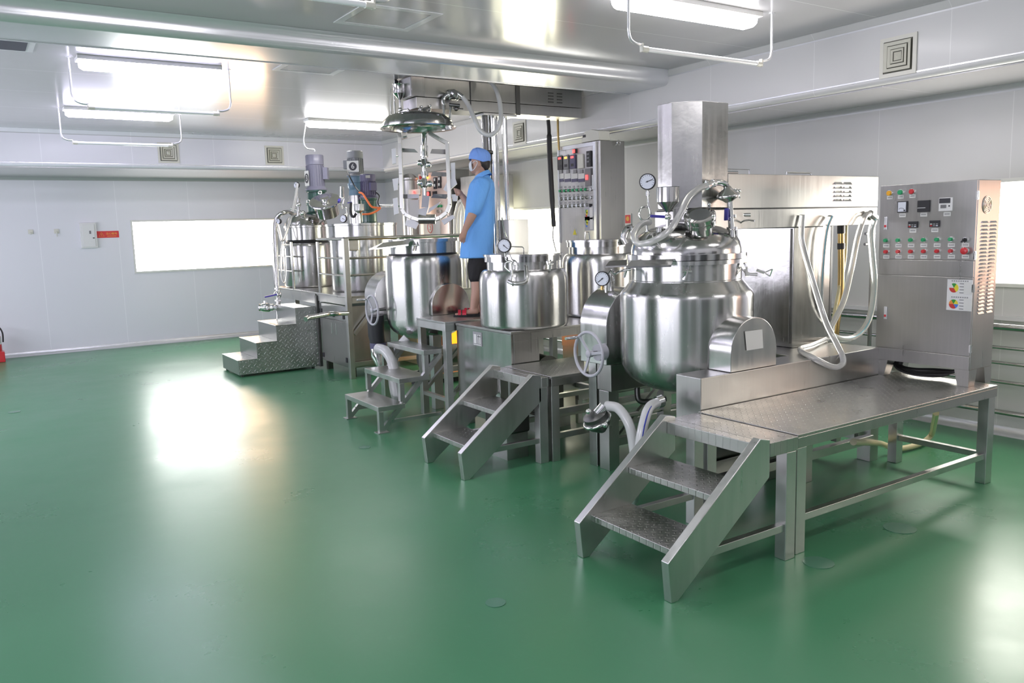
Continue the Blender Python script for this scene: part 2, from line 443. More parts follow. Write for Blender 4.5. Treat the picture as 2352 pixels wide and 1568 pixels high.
# boxed-in ducts along both walls, with rounded aluminium corners and a cove under the ceiling
sof = [(YB, ZS), (YB, ZC), (YSF-.045, ZC)] + arc(YSF-.045, ZC-.045, .045, 90, 0)[1:] + [] 
poly_b = [(YB, ZS), (YB, ZC), (YSF-.05, ZC)] + [(YSF-.05+.05*math.sin(math.radians(a)), ZC-.05+.05*math.cos(math.radians(a))) for a in ()] + [(YSF, ZC-.05)] + [(YSF+.045-.045*math.cos(math.radians(a)), ZS+.045-.045*math.sin(math.radians(a))) for a in range(0, 91, 9)]
struct('trim_1', MB().prism(poly_b, 'x', XL, XR), 'wall_panel_x', angle=30)
poly_r = [(XR, ZS), (XR, ZC), (XSF-.05, ZC), (XSF, ZC-.05)] + [(XSF+.045-.045*math.cos(math.radians(a)), ZS+.045-.045*math.sin(math.radians(a))) for a in range(0, 91, 9)]
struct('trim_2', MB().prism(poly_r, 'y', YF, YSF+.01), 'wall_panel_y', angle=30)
# downstand beam crossing the ceiling
zb = 3.19; r = .055; y0b, y1b = 6.22, 6.80
pb = [(y0b-.05, ZC)] + [(y0b-.05+.05*math.sin(math.radians(a)), ZC-.05+.05*math.cos(math.radians(a))) for a in range(15, 91, 15)] \
   + [(y0b+r-r*math.cos(math.radians(a)), zb+r-r*math.sin(math.radians(a))) for a in range(0, 91, 9)] + [(y1b, zb), (y1b, ZC)]
# concave top cove: centre below-left of the corner
pb = [(y0b-.06, ZC)] + [(y0b-.06+.06*math.sin(math.radians(a)), ZC-.06+.06*math.cos(math.radians(a))) for a in range(20, 81, 20)][:0] + pb[7:]
pb = [(y0b-.06, ZC-.001), (y0b-.03, ZC-.012), (y0b-.012, ZC-.03), (y0b, ZC-.06)] + [(y0b+r-r*math.cos(math.radians(a)), zb+r-r*math.sin(math.radians(a))) for a in range(0, 91, 9)] + [(y1b, zb), (y1b, ZC)]
struct('trim_3', MB().prism(pb, 'x', XL, XSF+.01), 'alu', angle=50)
# thin seam strips on the beam's underside edge
struct('trim_4', MB().box(XL, XSF, y1b-.012, y1b+.012, zb-.006, zb+.01), 'alu')
# coves: quarter-round aluminium fillets wall to soffit and soffit face to ceiling
def fillet(c, r, sx, sz, n=7):
    # concave quarter between the corner c and the two planes
    return [c] + [(c[0]+sx*(r-r*math.sin(math.radians(90*i/n))), c[1]+sz*(r-r*math.cos(math.radians(90*i/n)))) for i in range(n+1)]
struct('trim_5', MB().prism(fillet((YSF, ZC), .06, -1, -1), 'x', XL, XSF), 'trim_soft')
struct('trim_6', MB().prism(fillet((XSF, ZC), .06, -1, -1), 'y', YF, YSF), 'trim_soft')
struct('trim_7', MB().prism(fillet((YB, ZS-.012), .05, -1, -1), 'x', XL, XR), 'trim_soft')
struct('trim_8', MB().prism(fillet((XR, ZS-.012), .05, -1, -1), 'y', YF, YB), 'trim_soft')
struct('trim_12', MB().box(XL, XR, YSF+.05, YB, ZS-.012, ZS-.0005), 'ceiling_panel', smooth=False)  # thin sheet added so its grey darkens the shaded back soffit underside
struct('trim_13', MB().box(XSF+.05, XR, YF, YSF+.05, ZS-.012, ZS-.0005), 'ceiling_panel', smooth=False)  # same added sheet, darkening the underside of the right soffit
struct('baseboard_back', MB().prism(fillet((YB, 0), .07, -1, 1), 'x', XL, XR), 'alu')
struct('baseboard_right', MB().prism(fillet((XR, 0), .07, -1, 1), 'y', YF, YB), 'alu')
struct('trim_9', MB().box(XL, XR, YSF-.006, YSF+.004, ZS+.045, ZS+.055), 'alu')
struct('trim_10', MB().box(XSF-.006, XSF+.004, YF, YSF, ZS+.045, ZS+.055), 'alu')

def pane(name, parent, pts, m): struct(name, MB().quad(pts), m, parent, smooth=False)
# window 1 (back wall)
fr = MB(); x0, x1, z0, z1 = WB
fr.box(x0-.03, x1+.03, YB-.02, YB+.06, z1, z1+.03).box(x0-.03, x1+.03, YB-.02, YB+.06, z0-.03, z0).box(x0-.03, x0, YB-.02, YB+.06, z0, z1).box(x1, x1+.03, YB-.02, YB+.06, z0, z1)
w1 = struct('window_1', fr, 'win_frame')
pane('window_pane', w1, [(x0, YB+.05, z0), (3.85, YB+.05, z0), (3.85, YB+.05, z1), (x0, YB+.05, z1)], 'pane_white')
pane('window_pane', w1, [(3.85, YB+.05, z0), (x1, YB+.05, z0), (x1, YB+.05, z1), (3.85, YB+.05, z1)], 'pane_orange')
for i, (a, b2, z0, z1) in enumerate(WR):
    fr = MB(); fr.box(XR-.02, XR+.06, a-.03, b2+.03, z1, z1+.03).box(XR-.02, XR+.06, a-.03, b2+.03, z0-.03, z0).box(XR-.02, XR+.06, a-.03, a, z0, z1).box(XR-.02, XR+.06, b2, b2+.03, z0, z1)
    wn = struct('window_%d' % (i+2), fr, 'win_frame')
    if i == 0: cuts = [(a, .8, 'pane_near'), (.8, 2.85, 'pane_peach'), (2.85, b2, 'pane_near')]
    else: cuts = [(a, b2, 'pane_warm')]
    for c0, c1, mm in cuts:
        pane('window_pane', wn, [(XR+.05, c0, z0), (XR+.05, c0, z1), (XR+.05, c1, z1), (XR+.05, c1, z0)], mm)

for i, (a, b2, z0, z1) in enumerate(WL_FILL):  # unseen left-wall windows, added to light the back wall and floor
    fr = MB(); fr.box(XL-.06, XL+.02, a-.03, b2+.03, z1, z1+.03).box(XL-.06, XL+.02, a-.03, b2+.03, z0-.03, z0).box(XL-.06, XL+.02, a-.03, a, z0, z1).box(XL-.06, XL+.02, b2, b2+.03, z0, z1)
    wn = struct('window_%d' % (i+4), fr, 'win_frame')
    pane('window_pane', wn, [(XL-.05, a, z0), (XL-.05, b2, z0), (XL-.05, b2, z1), (XL-.05, a, z1)], 'pane_fill')
# ------------------------------------------------------------------ ceiling lights
def light(x0, x1, y, label, glow):
    t = emp('ceiling_light', ((x0+x1)/2, y, ZC), label, 'ceiling light', 'fluorescent batten lights on the ceiling')
    obj('housing', MB().box(x0, x1, y-.095, y+.095, ZC-.035, ZC), 'white_plastic', t, bevel=.004)
    p = [(y-.085, ZC-.035), (y-.075, ZC-.085), (y-.045, ZC-.105), (y+.045, ZC-.105), (y+.075, ZC-.085), (y+.085, ZC-.035)]
    m = MB(); n = len(p)
    c = .035
    q = [((a-y)*.72+y, (b-(ZC-.035))*.75+(ZC-.035)) for a, b in p]
    m.v = [V((x0+.02, a, b)) for a, b in q]+[V((x0+.02+c, a, b)) for a, b in p]+[V((x1-.02-c, a, b)) for a, b in p]+[V((x1-.02, a, b)) for a, b in q]
    for s_ in range(3):
        for i in range(n-1): m.f.append((s_*n+i, s_*n+i+1, (s_+1)*n+i+1, (s_+1)*n+i))
    m.f.append(tuple(range(n))); m.f.append(tuple(range(3*n, 4*n)))
    obj('diffuser', m, glow, t)
    return t
light(.90, 2.07, 7.9, 'fluorescent ceiling light with upper bluish glow, first beyond the beam at left', 'tube_glow_blue')
light(1.06, 2.26, 10.9, 'smaller-looking bluish fluorescent ceiling light nearest the back wall duct at left', 'tube_glow_blue')
light(3.92, 5.12, 10.85, 'bright white fluorescent ceiling light behind the raised vessel lid', 'tube_glow_warm')
light(3.70, 5.05, 4.3, 'large fluorescent ceiling light at the top edge of the photo, right of centre', 'tube_glow')
light(.62, 1.95, 4.3, 'fluorescent ceiling light over the near left floor', 'tube_glow')
light(1.3, 2.5, .9, 'unseen fluorescent ceiling light added above the viewer for fill', 'tube_glow')  # from here on, lights added out of view to brighten the room
light(4.4, 5.6, .9, 'unseen fluorescent ceiling light added beside the near right window for fill', 'tube_glow')
light(-2.0, -.8, 7.9, 'unseen fluorescent ceiling light added over the far left floor for fill', 'tube_glow_blue')
light(-2.0, -.8, 3.0, 'unseen fluorescent ceiling light added beside the left wall for fill', 'tube_glow_blue')

def uvframe(x0, x1, y, zt, label, both=True, tube=True, left=True):
    t = emp('tube_lamp', ((x0+x1)/2, y, ZC), label, 'lamp', 'unlit tube lamps hung on bent rods')
    def rod(x, s, zb_):
        obj('rod', MB().tube([(x, y, ZC), (x, y, zb_+.17), (x, y, zb_+.10), (x+s*.02, y, zb_+.05), (x+s*.07, y, zb_+.028), (x+s*.12, y, zb_+.026)], .0095, 8), 'alu', t)
        obj('ceiling_cap', MB().cyl((x, y, ZC-.006), (x, y, ZC), .022, n=16), 'alu', t)
        obj('socket', MB().box(x+s*.115-.006, x+s*.115+.006, y-.014, y+.014, zb_-.02, zb_+.035).cyl((x+s*.115, y, zb_), (x+s*.165, y, zb_), .02, n=14), 'offwhite', t)
    if left: rod(x0, 1, zt)
    if both:
        rod(x1, -1, zt)
    if tube:
        obj('tube', MB().cyl((x0+.16, y, zt), (x1-.16, y, zt), .0165, n=16), 'uv_tube', t)
    return t
uvframe(.85, 2.16, 7.95, 2.925, 'unlit white tube hung on two rods beneath the nearer bluish light')
uvframe(1.02, 2.35, 10.98, 2.94, 'unlit white tube hung on two rods close to the back wall duct')
uvframe(3.73, 5.14, 4.2, 2.955, 'unlit white tube hung on bent rods under the large light at upper right')
uvframe(.62, 2.045, 4.2, 3.0, 'unlit white tube cut by the top edge of the photo')
tb = emp('hanging_rod', (3.98, 11.0, ZC), 'bare bent hanging rod with no tube, left of the raised lid', 'rod')
obj('rod', MB().tube([(3.98, 11.0, ZC), (3.93, 11.0, 3.1), (3.93, 11.0, 3.02), (3.95, 11.0, 2.97), (4.0, 11.0, 2.95), (4.06, 11.0, 2.948), (4.075, 11.0, 2.92)], .009, 8), 'alu', tb)
obj('ceiling_cap', MB().cyl((3.98, 11.0, ZC-.006), (3.98, 11.0, ZC), .022, n=16), 'alu', tb)

# flush ceiling hatches and the slot grille
def hatch(x0, x1, y0, y1, label):
    t = emp('ceiling_hatch', ((x0+x1)/2, (y0+y1)/2, ZC), label, 'hatch', 'square access hatches in the ceiling')
    m = MB(); e = .055
    m.box(x0, x1, y0, y0+e, ZC-.006, ZC).box(x0, x1, y1-e, y1, ZC-.006, ZC).box(x0, x0+e, y0+e, y1-e, ZC-.006, ZC).box(x1-e, x1, y0+e, y1-e, ZC-.006, ZC)
    obj('frame', m, 'trim_white', t)
    obj('panel', MB().box(x0+e+.006, x1-e-.006, y0+e+.006, y1-e-.006, ZC-.003, ZC), 'ceiling_panel', t)
hatch(2.38, 2.98, 5.32, 5.89, 'square flush ceiling hatch in front of the beam')
hatch(2.52, 3.12, 7.22, 7.80, 'square flush ceiling hatch just beyond the beam')
t = emp('slot_grille', (.38, 7.6, ZC), 'dark slot grille with white end in the ceiling at far left', 'grille')
obj('frame', MB().box(-.25, .585, 7.36, 7.84, ZC-.012, ZC), 'trim_white', t)
obj('slot', MB().box(-.22, .53, 7.385, 7.775, ZC-.02, ZC-.0121), 'slot_dark', t)

# ------------------------------------------------------------------ square air vents on the duct faces
def vent(c, ax, label):
    c = V(c); t = emp('air_vent', c, label, 'air vent', 'square louvred air vents on the duct faces')
    if ax == 'x': R, nrm = V((0, 1, 0)), V((-1, 0, 0))
    else: R, nrm = V((1, 0, 0)), V((0, -1, 0))
    U = V((0, 0, 1))
    def sq(h, d): return [c+R*(i*h)+U*(j*h)+nrm*d for i, j in ((-1,-1),(1,-1),(1,1),(-1,1))]
    def ring(h0, d0, h1, d1, th=.004):
        m = MB(); A = sq(h0, d0); B = sq(h1, d1); A2 = sq(h0, d0-th); B2 = sq(h1, d1-th)
        m.v = A+B+A2+B2
        for k in range(4):
            q = (k+1) % 4; m.f += [(k, q, 4+q, 4+k), (8+k, 12+k, 12+q, 8+q), (k, 8+k, 8+q, q), (4+k, 4+q, 12+q, 12+k)]
        return m
    obj('frame', ring(.148, .012, .118, .012, .010), 'offwhite', t, smooth=False)
    obj('backing', MB().slab(sq(.12, .002), nrm*.001), 'vent_dark', t)
    for k, (h0, h1) in enumerate(((.108, .084), (.077, .056), (.050, .036))):
        obj('louvre_ring', ring(h0, .026, h1, .019), 'vent_paint', t, smooth=False)
    m = MB(); m.v = sq(.030, .014)+[c+nrm*.030]; m.f = [(0,1,4),(1,2,4),(2,3,4),(3,0,4),(0,3,2,1)]
    obj('core', m, 'vent_paint', t, smooth=False)
vent((XSF, 3.75, 3.02), 'x', 'square air vent high on the right duct, largest one in the photo')
vent((XSF, 8.91, 3.015), 'x', 'square air vent on the right duct beyond the lifting columns')
vent((4.18, YSF, 3.055), 'y', 'square air vent on the back duct left of the grey motors')
vent((2.60, YSF, 3.052), 'y', 'square air vent on the back duct under the bluish light')

# ------------------------------------------------------------------ things on the back wall
t = emp('electrical_box', (1.65, YB, 1.68), 'white wall electrical box with small latch beside the red sign', 'electrical box')
obj('casing', MB().box(1.535, 1.775, YB-.05, YB, 1.68, 2.09), 'white_plastic', t, bevel=.006)
obj('door', MB().box(1.56, 1.745, YB-.062, YB-.05, 1.70, 2.065), 'white_plastic', t, bevel=.004)
obj('window', MB().box(1.665, 1.69, YB-.066, YB-.062, 1.91, 1.96), 'grey_plastic', t)
obj('latch', MB().box(1.71, 1.735, YB-.068, YB-.062, 1.835, 1.85), 'dark', t)
t = emp('warning_sign', (1.94, YB, 1.84), 'red warning sign with yellow triangle beside the white electrical box', 'sign')
obj('plate', MB().box(1.775, 2.11, YB-.006, YB, 1.84, 1.95), 'sign_red', t)
m = MB()
for i in range(3):
    a = [(1.81, 1.862), (1.89, 1.862), (1.85, 1.93)]; p, q = a[i], a[(i+1) % 3]
    m.bar((p[0], YB-.008, p[1]), (q[0], YB-.008, q[1]), .008, .003)
m.box(1.847, 1.853, YB-.010, YB-.006, 1.875, 1.905)
obj('triangle', m, 'sign_yellow', t)
text('lettering', '当心触电', (2.0, YB-.007, 1.905), (1,0,0), (0,0,1), .032, 'sign_yellow', t)
obj('lower_line', MB().box(1.93, 2.07, YB-.008, YB-.006, 1.862, 1.869), 'sign_yellow', t)
for x, lb in ((.84, 'small pale wall hook, leftmost on the back wall'), (1.20, 'small pale wall hook with a short tail, left of the electrical box')):
    t = emp('wall_hook', (x, YB, 1.95), lb, 'hook', 'small hooks on the back wall')
    obj('plate', MB().box(x-.035, x+.035, YB-.015, YB, 1.93, 2.0), 'offwhite', t, bevel=.003)
    obj('hook', MB().tube([(x, YB-.015, 1.955), (x, YB-.04, 1.945), (x, YB-.045, 1.92 if x < 1 else 1.88)], .006, 8), 'offwhite', t)
t = emp('fire_extinguisher', (.185, 14.7, 0), 'red fire extinguisher with black hose at the left edge of the photo', 'fire extinguisher')
obj('cylinder', MB().lathe((.185, 14.7, 0), [(0, .03), (.085, .03), (.09, .05), (.09, .36), (.075, .42), (.03, .46), (.03, .48), (0, .48)]), 'red_plastic', t)
obj('label', MB().lathe((.185, 14.7, 0), [(.0905, .27), (.0905, .38)], n=40), 'label_white', t)
obj('base_ring', MB().box(.07, .30, 14.58, 14.82, 0, .16), 'red_plastic', t, bevel=.01)
obj('valve', MB().cyl((.185, 14.7, .48), (.185, 14.7, .54), .02).box(.12, .25, 14.69, 14.71, .54, .555), 'dark', t)
obj('hose', MB().tube([(.2, 14.7, .51), (.26, 14.68, .53), (.30, 14.66, .44), (.295, 14.65, .3)], .012, 8), 'black_rubber', t)
t = emp('warning_sign', (XR, 7.91, 1.81), 'small red sign with white border on the right wall beside the middle control cabinet', 'sign')
obj('plate', MB().box(XR-.012, XR-.004, 7.85, 7.97, 1.81, 1.95), 'label_white', t)
obj('red_field', MB().box(XR-.015, XR-.012, 7.862, 7.958, 1.828, 1.932), 'sign_red', t)
obj('symbol', MB().cyl((XR-.017, 7.91, 1.885), (XR-.015, 7.91, 1.885), .03, n=20), 'sign_yellow', t)

# pipes along the right wall
for z, r_, lb, g in ((.905, .03, 'thick steel pipe along the right wall, topmost of the five', 0), (.735, .014, 'thin steel pipe along the right wall, second from the top', 0), (.61, .014, 'thin steel pipe along the right wall, third from the top', 0), (.455, .016, 'steel pipe along the right wall, fourth from the top', 0), (.205, .022, 'lowest steel pipe along the right wall just above the floor', 0)):
    tp = emp('wall_pipe', (6.9, 5, z), lb, 'pipe', 'horizontal steel pipes along the right wall')
    obj('pipe', MB().cyl((6.9, -1.2, z), (6.9, 10.5, z), r_, n=20), 'polished', tp)
    for yy in (-1, .5, 2.2, 5.2, 7.5, 10): obj('bracket', MB().bar((6.9, yy, z-r_), (7.0, yy, z-r_), .025, .012), 'frame_steel', tp)
struct('trim_11', MB().box(6.96, 7.0, YF, 8.0, .95, .985), 'trim_white')

# dark boxes added out of view to give the vessels banded reflections
for k, (x, y, wx, wy, h_, lb) in enumerate(((XL+.03, 4.5, .6, 1.0, 1.95, 'dark steel locker by the left wall, nearest to the viewer, added unseen for reflections'), (XL+.03, 5.9, .6, 1.0, 1.95, 'dark steel locker by the left wall, further back, added unseen for reflections'), (-1.7, YF+.03, 1.1, .5, 2.0, 'dark steel locker on the wall behind the viewer, leftmost, added unseen for reflections'),
        (.3, YF+.03, .9, .4, 2.2, 'dark steel locker directly behind the viewer, added unseen for reflections'), (2.3, YF+.03, 1.2, .6, 1.9, 'dark steel locker behind the viewer, right of the middle, added unseen for reflections'), (4.8, YF+.03, .8, .6, 2.1, 'dark steel locker in the corner behind the viewer, added unseen for reflections'))):
    t = emp('prop', (x+wx/2, y+wy/2, 0), lb, 'prop', 'unseen dark boxes added for reflection bands')
    obj('body', MB().box(x, x+wx, y, y+wy, .06, h_), 'prop_dark', t, bevel=.01)
    obj('plinth', MB().box(x+.03, x+wx-.03, y+.03, y+wy-.03, 0, .06), 'dark', t)
    if wx < wy: obj('handle', MB().box(x+wx, x+wx+.03, y+wy/2-.01, y+wy/2+.01, .9, 1.1), 'alu', t)
    else: obj('handle', MB().box(x+wx/2-.01, x+wx/2+.01, y+wy, y+wy+.03, .9, 1.1), 'alu', t)

# ================================================================== MACHINE 1 (front right)
def stringer_stairs(X0, yn, yf, label, x_end, zt=.67, wb_=.05):
    """two side plates, two treads and a tread-plate landing on posts. X0: foot, yn/yf: near and far sides"""
    t = emp('step_ladder', ((X0+x_end)/2, (yn+yf)/2, 0), label, 'steps', 'small stainless stairs with two treads')
    P = [(X0, 0), (X0+.045, 0), (X0+.70, .49), (X0+.70, zt+.02), (X0+.625, zt+.035), (X0-.02, .205)]
    for y in (yn, yf-wb_):
        obj('side_plate', MB().prism(P, 'y', y, y+wb_), 'stair_steel', t, bevel=.004)
    for k, z in enumerate((.235, .455)):
        x = X0+.06+k*.27
        obj('tread', MB().box(x, x+.30, yn+wb_, yf-wb_, z-.035, z), 'tread_plate', t, bevel=.003)
    obj('landing', MB().box(X0+.702, x_end, yn, yf, zt-.075, zt), 'tread_plate', t, bevel=.003)
    obj('landing_nose', MB().box(X0+.63, X0+.701, yn+wb_+.001, yf-wb_-.001, zt-.07, zt), 'tread_plate', t, bevel=.003)
    for y in (yn, yf-.07):
        obj('post', MB().box(x_end-.09, x_end-.012, y, y+.07, 0, zt-.075), 'frame_steel', t, bevel=.003)
        obj('rail', MB().box(X0+.26, x_end-.09, y+.012, y+.052, .16, .20), 'frame_steel', t, bevel=.002)
    return t
stringer_stairs(2.64, 2.70, 3.43, 'nearest stainless stairs with two treads at lower right', 3.565)
stringer_stairs(2.83, 5.00, 5.62, 'smaller stainless stairs with two treads in front of the middle square cabinet', 3.60)

t = emp('platform', (4.6, 3.05, 0), 'long tread-plate platform carrying the near control cabinet', 'platform')
obj('deck', MB().box(3.585, 5.66, 2.715, 3.44, .655, .672), 'tread_plate', t, bevel=.003)
m = MB()
m.box(3.585, 5.66, 2.715, 2.755, .595, .655).box(3.585, 5.66, 3.40, 3.44, .595, .655).box(3.585, 3.625, 2.755, 3.40, .595, .655).box(5.62, 5.66, 2.755, 3.40, .595, .655)
obj('edge_frame', m, 'brushed', t, bevel=.003)
for x in (3.585, 5.57):
    for y in (2.72, 3.36): obj('post', MB().box(x, x+.08, y, y+.07, 0, .595), 'frame_steel', t, bevel=.003)
obj('rail', MB().box(3.665, 5.57, 2.735, 2.775, .17, .21), 'frame_steel', t, bevel=.002)
obj('rail', MB().box(5.59, 5.63, 2.79, 3.36, .17, .21), 'frame_steel', t, bevel=.002)

# machine base: two beams and a wide rear block on a frame
t = emp('machine_base', (4.6, 4.05, 0), 'stainless base of the near mixer with beam behind the long platform', 'machine base')
obj('front_beam', MB().box(3.62, 5.46, 3.45, 3.66, .50, .87), 'brushed', t, bevel=.005)
obj('rear_block', MB().box(4.72, 5.46, 3.661, 4.62, .56, .868), 'brushed', t, bevel=.005)
obj('far_beam', MB().box(3.80, 4.719, 4.50, 4.66, .60, .80), 'brushed', t, bevel=.005)
for x, y in ((3.62, 3.46), (3.80, 4.53), (5.46, 3.50), (5.36, 4.50), (4.64, 3.47)):
    obj('leg', MB().box(x, x+.10, y, y+.11, 0, .60 if y > 4 else .50), 'frame_steel', t, bevel=.003)
obj('lower_rail', MB().box(3.72, 5.46, 3.475, 3.53, .15, .21), 'frame_steel', t, bevel=.002)
obj('lower_rail', MB().box(3.90, 5.36, 4.55, 4.60, .17, .23), 'frame_steel', t, bevel=.002)
obj('cross_rail', MB().box(5.38, 5.43, 3.58, 4.50, .17, .23), 'frame_steel', t, bevel=.002)
for x in (4.18, 5.02): obj('stud', MB().box(x, x+.05, 3.48, 3.53, .23, .50), 'frame_steel', t, bevel=.002)
obj('post', MB().box(3.80, 3.90, 4.67, 4.76, 0, .86), 'cover', t, bevel=.003)

def dcover(y0, y1, xc, rr, z0, zc, name, parent, mt='cover', n=24):
    p = [(xc-rr, z0)] + [(xc-rr*math.cos(PI*i/n), zc+rr*math.sin(PI*i/n)) for i in range(n+1)] + [(xc+rr, z0)]
    return obj(name, MB().prism(p, 'y', y0, y1), mt, parent, bevel=.004)

def handwheel(c, R, label, axis=(-1, 0, 0), shaft=.2, crank=True):
    c = V(c); t = emp('handwheel', c, label, 'handwheel', 'grey tilting handwheels of the mixers')
    ax = V(axis).normalized()
    obj('rim', MB().torus(c, ax, R, .0115), 'cast_grey', t)
    u = V((0,0,1)); s_ = ax.cross(u).normalized()
    for a in (100, 220, 340):
        e = u*math.cos(math.radians(a-60))+s_*math.sin(math.radians(a-60))
        obj('spoke', MB().bar(c-ax*.012, c+e*R, .022, .012, up=ax), 'cast_grey', t, bevel=.003)
    obj('hub', MB().rings([(c-ax*.03, .024), (c+ax*.008, .026), (c+ax*.014, .018)], 20), 'cast_grey', t)
    obj('shaft', MB().cyl(c-ax*.03, c-ax*shaft, .016), 'dark_steel', t)
    if crank:
        e = u*.72+s_*.70; e.normalize()
        obj('crank_handle', MB().rings([(c+e*R, .009), (c+e*R+ax*.02, .009), (c+e*R+ax*.03, .013), (c+e*R+ax*.12, .011)], 12), 'chrome', t)
    return t

def tank(cx, cy, prof_body, prof_neck, prof_rim, label, name='mixing_vessel', group=None, cat='tank', mt='drawn'):
    t = emp(name, (cx, cy, prof_body[0][1]), label, cat, group)
    obj('body', MB().lathe((cx, cy, 0), prof_body, n=72), mt, t, angle=60)
    if prof_neck: obj('neck', MB().lathe((cx, cy, 0), prof_neck, n=72), mt, t, angle=60)
    if prof_rim: obj('rim', MB().lathe((cx, cy, 0), prof_rim, n=72), mt, t, angle=30)
    return t
def dish(R, zb_, h, n=9):
    """torispherical bottom from the axis out to the wall"""
    return [(R*math.sin(PI/2*i/n), zb_+h*(1-math.cos(PI/2*i/n)**.75)) for i in range(n+1)]
def shoulder(R, z0, rn, z1, n=6):
    """straight wall end z0, rolled knuckle, cone up to the neck rn at z1"""
    k = .055
    pts = []
    for i in range(n+1):
        a = math.radians(58*i/n); pts.append((R-k+k*math.cos(a), z0+k*math.sin(a)))
    return pts+[(rn, z1)]

T1 = (4.10, 4.05)
g = 'stainless mixing vessels'
t = tank(*T1, dish(.452, .645, .27)+[(.452, 1.30)]+shoulder(.452, 1.315, .376, 1.425), [(.376, 1.425), (.376, 1.535)], [(.376, 1.535), (.402, 1.535), (.402, 1.562), (.376, 1.562)],
         'large polished mixing vessel with closed domed lid, nearest to the viewer', group=g)
obj('weld_band', MB().lathe((*T1, 0), [(.376, 1.423), (.382, 1.427), (.376, 1.431)], n=72), 'chrome', t)
# clamps under the rim
def round_shoulder(R, z0, rn, z1, n=9):
    return [(rn+(R-rn)*math.cos(PI/2*i/n)**.75, z0+(z1-z0)*math.sin(PI/2*i/n)) for i in range(n)]+[(rn, z1)]
def clamp(t, c, r, ang, z):
    e = V((math.cos(ang), math.sin(ang), 0)); s_ = V((-e.y, e.x, 0)); p = V((c[0], c[1], 0))+e*r
    m = MB()
    for k in (-.02, .02): m.bar(p+s_*k+V((0,0,z+.02)), p+s_*k+e*.03+V((0,0,z-.03)), .008, .02)
    m.cyl(p+e*.03-s_*.03+V((0,0,z-.025)), p+e*.03+s_*.03+V((0,0,z-.025)), .008, n=10)
    m.bar(p+e*.03+V((0,0,z-.02)), p+e*.045-s_*.02+V((0,0,z-.08)), .018, .012)
    obj('clamp', m, 'chrome', t)
vd = math.atan2(-T1[1], -T1[0])
clamp(t, T1, .378, vd+.02, 1.525)
clamp(t, T1, .378, vd+1.25, 1.525)
clamp(t, T1, .378, vd-1.35, 1.525)
# pouring lip sticking out at left of the rim
a, b, c_, d = atD(1438, 612, 5.12), atD(1541, 609, 5.10), atD(1546, 595, 5.20), atD(1450, 598, 5.24)
obj('pouring_lip', MB().slab([a, b, c_, d], (0, 0, -.010)), 'cover', t)
obj('pouring_lip', MB().slab([atD(1390, 611, 5.35), atD(1440, 609, 5.30), atD(1440, 596, 5.42), atD(1400, 599, 5.5)], (0, 0, -.010)), 'dark_steel', t)
# bottom outlet, valve
bz = .645
m = MB().cyl((T1[0], T1[1], bz+.02), (T1[0], T1[1], bz-.10), .045).cyl((T1[0], T1[1], bz-.10), (T1[0], T1[1], bz-.115), .065).tube([(T1[0], T1[1], bz-.11), (T1[0], T1[1], bz-.20), (T1[0]-.1, T1[1]-.02, bz-.26), (T1[0]-.2, T1[1]-.06, bz-.24)], .032)
m.cyl((T1[0]-.19, T1[1]-.06, bz-.245), (T1[0]-.25, T1[1]-.08, bz-.235), .05)
obj('outlet', m, 'dark_steel', t)
obj('outlet_valve', MB().ball((T1[0]+.12, T1[1]-.12, bz-.12), .055, sc=(1.4, 1, 1)).cyl((T1[0], T1[1]-.03, bz-.12), (T1[0]+.28, T1[1]-.2, bz-.12), .028), 'dark_steel', t)
# sampling cock at right
m = MB().tube([atD(1705, 615, 5.45), atD(1718, 628, 5.42), atD(1740, 630, 5.4)], .011)
obj('sample_tube', m, 'hose_clear', t)
m = MB().cyl(atD(1738, 620, 5.4), atD(1755, 626, 5.4), .010)
pts = [atD(1756, 626, 5.4), atD(1774, 618, 5.38), atD(1768, 634, 5.4)]
for i in range(3): m.cyl(pts[i], pts[(i+1) % 3], .004, n=8)
obj('sample_cock', m, 'chrome', t)
# side gauge at left
def gauge(parent, c, R, face, name='gauge', needle=-60, deep=.035):
    c = V(c); f = V(face).normalized()
    g_ = obj(name, MB().rings([(c-f*deep, R*.85), (c-f*deep*.6, R), (c, R), (c+f*.003, R*.94)], 28), 'dark', parent)
    obj('dial', MB().cyl(c+f*.0032, c+f*.0042, R*.86, n=28), 'dial_face', g_)
    u = V((0,0,1)); s_ = f.cross(u).normalized(); e = (u*math.cos(math.radians(needle))+s_*math.sin(math.radians(needle)))
    obj('needle', MB().bar(c+f*.006-e*R*.2, c+f*.006+e*R*.7, .005, .002, up=f).cyl(c+f*.005, c+f*.008, R*.1, n=12), 'ink', g_)
    m = MB()
    for k in range(-6, 7):
        q = u*math.cos(k*.36)+s_*math.sin(k*.36); m.bar(c+f*.0047+q*R*.68, c+f*.0047+q*R*.80, .003, .001, up=f)
    obj('scale_marks', m, 'ink', g_)
    return g_
FD = -(_f*V((1,1,0))).normalized()
fl = (FD + V((-.45, 0.0, 0))).normalized()
g1 = gauge(t, atD(1383, 640, 5.45), .05, fl, needle=130)
obj('gauge_pipe', MB().tube([atD(1390, 655, 5.46), atD(1392, 672, 5.46)], .008).tube([atD(1390, 645, 5.48), atD(1402, 622, 5.5), atD(1412, 628, 5.5), atD(1425, 622, 5.5), atD(1448, 618, 5.55)], .009), 'chrome', t)
obj('brass_nut', MB().cyl(atD(1383, 657, 5.45), atD(1383, 666, 5.45), .010), 'brass', t)

